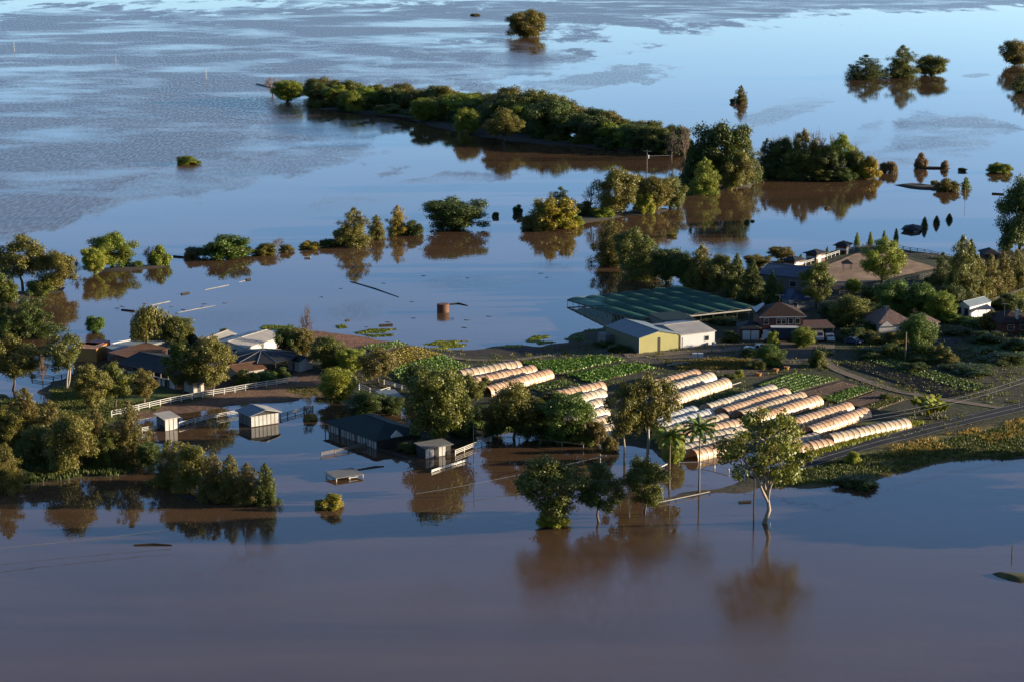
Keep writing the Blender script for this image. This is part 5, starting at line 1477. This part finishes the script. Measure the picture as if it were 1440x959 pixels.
fence('white railing along the left side of the arena', [(1103,382),(1140,372),(1180,359),(1214,349)], 'white', 1.3, 2.8, 2)
fence('dark railing along the back of the arena', [(1218,348),(1260,352),(1300,358),(1338,366)], 'dark_timber', 1.4, 2.8, 3)
fence('dark railing along the near side of the arena', [(1170,412),(1210,410),(1250,404),(1290,395),(1330,386)], 'dark_timber', 1.4, 2.8, 3)
fence('dark yard rails between the barn and the arena tree', [(1165,416),(1180,417),(1195,416)], 'dark_timber', 1.4, 2.0, 3)
fence('rustic fence under the feathery row of trees', [(1380,432),(1410,421),(1440,411)], 'dark_timber', 1.1, 2.0, 2)
fence('flooded yard rails left of the containers', [(45,532),(75,535),(110,528)], 'dark_timber', 1.0, 2.4, 3, 0.0)
fence('white rail behind the orange container', [(152,487),(170,483),(188,480)], 'white', .5, 3.0, 2, 0.0)
fence('line of short posts in the flooded tunnel yard', [(955,655),(985,654),(1005,658),(1025,664)], 'white', .7, 3.2, 1, 0.0)
# guard rail on the drowned road
def rail_run(name, label, pp, z, mat, r=.12, cat='barrier'):
    P = [G(*p, z) for p in pp]; o = empty(name, (P[0].x, P[0].y, 0)); tag(o, label, cat); org = Vector((P[0].x, P[0].y, 0))
    MB().tube([p-org for p in P], r, 6).build('rail', M[mat], o)
    n = max(2, int((P[-1]-P[0]).length/3))
    for k in range(n+1):
        q = P[0].lerp(P[-1], k/n) - org; MB().box(q.x-.07,q.y-.07,-.6,q.x+.07,q.y+.07,z).build('post', M[mat], o)
rail_run('guard_rail', 'pale guard rail of the drowned road between palm and tree', [(926,706),(960,699),(998,691)], .35, 'foam', .08)
rail_run('guard_rail', 'rail end leaning beside the left palm', [(930,656),(938,652)], .6, 'white', .1)

# ------------------------------------------------------------------ poles and wires
def pole(x, y, hpx, label, cross=True, mat='timber', r=.14, tank=False, flood=False):
    p = G(x, y) if flood else on_ground(x, y); H = hpx/S(x, y)*1.03
    o = empty('utility_pole', p); tag(o, label, 'pole')
    MB().tube([(0,0,-.8), (0,0,H)], [r, r*.75], 8).build('shaft', M[mat], o)
    if cross:
        c = MB().box(-1.1,-.06,H-.55,1.1,.06,H-.40).build('cross_arm', M['timber'], o)
        for k in (-1, -.4, .4, 1): MB().tube([(k,0,H-.4),(k,0,H-.22)], .05, 6).build('insulator', M['white'], c)
    if tank: MB().tube([(.3,0,H-2.6),(.3,0,H-1.5)], .32, 10).build('transformer', M['steel'], o)
    return p, H
pole(909,296,82,'utility pole with crossarm and transformer on the mid island', tank=True)
pole(1273,506,38,'timber street pole beside the bright round tree', False, r=.17)
pole(1171,624,40,'slim pole beside the single long tunnel', False, 'steel', .07)
pole(1123,615,26,'short pole between the tunnel pairs', False, 'steel', .07)
pole(1060,724,70,'dark pole in water left of the tall lone gum', False, 'dark_timber', .14, flood=True)
pole(885,727,40,'pale post standing between two of the near trees', False, 'foam', .12, flood=True)
pole(844,662,24,'short white power stub with arm in the flooded yard', True, 'foam', .12, flood=True)
pole(666,656,58,'thin steel pole right of the small flooded hut', False, 'steel', .06, flood=True)
pole(20,73,14,'leftmost of the three thin white poles far out in the water', False, 'white', .15, flood=True)
pole(163,92,12,'middle of the three thin white poles far out in the water', False, 'white', .15, flood=True)
pole(290,112,14,'rightmost of the three thin white poles far out in the water', False, 'white', .15, flood=True)
pole(1423,781,14,'short post with small crossbar near the right edge', False, 'dark_timber', .1, flood=True)
pole(345,756,16,'thin post in the water below the pond clump', False, 'steel', .06, flood=True)
pole(1083,744,10,'tiny white stake right of the tall lone gum', False, 'white', .05, flood=True)
pole(1192,208,14,'tiny pole behind the right belt', False, 'timber', .2, flood=True)
pole(360,485,26,'thin mast behind the beige roofed shed', False, 'steel', .06)
pole(1357,284,20,'thin post below the slim sapling', False, 'steel', .08, flood=True)
def wire(label, A, B, za, zb, sag=1.0, r=.024):
    a, b_ = G(*A, za), G(*B, zb); pts = []
    for i in range(25):
        t = i/24; p = a.lerp(b_, t); p.z -= sag*4*t*(1-t); pts.append(p)
    o = MB().tube([p - a for p in pts], r, 4).build('power_line', M['steel']); o.location = a
    tag(o, label, 'wire', 'power lines')
wire('upper power line slanting over the dark field at right', (1480,517), (1170,592), 9.0, 8.2, 1.4, .024)
wire('lower power line slanting over the dark field at right', (1480,523), (1170,597), 8.4, 7.6, 1.4, .024)
wire('upper power line over the flooded tunnel yard', (1170,592), (844,640), 8.2, 2.3, 1.2, .02)
wire('lower power line over the flooded tunnel yard', (1170,597), (844,643), 7.6, 2.0, 1.2, .02)
wire('sunlit wire crossing the reflection of the biggest tree', (844,642), (585,694), 2.2, 1.6, .3, .03)
wire('wire over the near water at left', (240,744), (-60,776), 2.0, 2.0, .2, .03)
wire('second wire over the near water at left', (240,746), (-60,774), 1.5, 1.5, .2, .025)
wire('wire from the island pole toward the right belt', (909,220), (1100,205), 12.5, 10, .8, .05)

# ------------------------------------------------------------------ drifting debris
def drift(label, pp, mat, w=.25, name='drift_log'):
    P = [G(*p, .06) for p in pp]; o = P[0].copy()
    ob = MB().tube([p-o for p in P], [w*.6] + [w]*(len(P)-2) + [w*.4] if len(P) > 2 else w, 6).build(name, M[mat]); ob.location = o; tag(ob, label, 'debris')
drift('long thin dark log floating in mid water', [(493,396),(527,406),(561,418)], 'debris', .16)
drift('pale drifting pole left of the willow top', [(211,430),(239,424)], 'foam', .07)
drift('longer pale drifting pole above the willow', [(250,440),(275,435),(303,430)], 'foam', .07)
drift('dark floating log at the left end of the drift', [(171,436),(190,438)], 'debris', .25)
drift('pale line of foam drifting toward the wide bush', [(288,408),(322,401)], 'foam', .06)
drift('farther pale line of foam near the wide bush', [(336,397),(345,395)], 'foam', .06)
drift('dark log lying below the pale foam line', [(255,414),(266,412)], 'debris', .3)
drift('dark log end beyond the pale foam line', [(346,394),(352,393)], 'debris', .35)
drift('dark log right of the rusty tank', [(632,428),(645,427),(658,430)], 'debris', .22)
drift('dark floating log near the thin bush', [(244,361),(266,363)], 'debris', .35)
drift('white drum floating before the wide green bush', [(308,362),(313,362)], 'foam', .4)
drift('small pale float below the flat yellow bush', [(428,363),(437,363)], 'foam', .4)
drift('dark log in the water off the red field', [(533,458),(552,457)], 'debris', .3)
drift('dark stick in front of the far weed', [(486,451),(491,450)], 'debris', .25)
drift('dark drift stick below the weed patch', [(400,462),(410,461)], 'debris', .2)
drift('dark raft of twigs in the near water at left', [(188,766),(215,765),(242,766)], 'debris', .22)
drift('dark twigs floating left of the tall lone gum', [(1039,706),(1056,705)], 'debris', .25)
drift('dark boards beside the drowned shelter', [(503,660),(527,656),(540,655)], 'debris', .18)
drift('dark branch left of the belt tip', [(361,119),(385,125)], 'rust', .5)
drift('brown drift log at the right of the long belt tip', [(1395,273),(1412,274)], 'debris', .4)
srng = random.Random(9)
spots = [(srng.uniform(160, 330), srng.uniform(425, 442)) for _ in range(10)] + [(srng.uniform(440, 800), srng.uniform(380, 470)) for _ in range(14)]
for i, (x, y) in enumerate(spots):
    p = G(x, y, .03); q = MB().tube([(0,0,0), (srng.uniform(.3, .8), srng.uniform(-.6, .6), .03), (srng.uniform(.9, 1.5), srng.uniform(-.8, .8), 0)], [.03, .06, .03], 5).build('drift_stick', M['debris'])
    q.location = p; tag(q, 'small dark drift stick floating on open water left of the shade house', 'debris', 'small drift sticks')
# white pipes and odds on the yard heap, orange buckets by the seedling bed
for i, (x, y) in enumerate([(938,515), (945,513), (955,512)]):
    p = on_ground(x, y); q = MB().tube([(0,0,.3), (1.2,.5,.35), (2.4,-.2,.25)], .14, 6).build('irrigation_pipe', M['foam']); q.location = p
    tag(q, '%s white irrigation pipe lying on the yard heap' % ['left', 'middle', 'right'][i], 'pipe')
for i, (x, y) in enumerate([(1067,528), (1091,522), (1106,519)]):
    p = on_ground(x, y); o = empty('orange_tub', p); tag(o, '%s of three orange tubs at the top of the seedling bed' % ['left', 'middle', 'right'][i], 'tub')
    MB().tube([(0,0,0), (0,0,.55)], [.45, .6], 10).build('tub_body', M['orange'], o); MB().tube([(0,0,.52), (0,0,.6)], .66, 10).build('rim', M['orange'], o)
for i, (x0, y0, x1, y1) in enumerate([(960,585,1060,553), (1020,547,1042,540)]):
    a, b_ = on_ground(x0, y0), on_ground(x1, y1)
    q = MB().tube([Vector((0,0,.45)), b_-a+Vector((0,0,.45))], .09, 6).build('irrigation_pipe', M['foam']); q.location = a; tag(q, ['long white pipe between the tunnel blocks', 'short white pipe at the tunnel ends'][i], 'pipe')
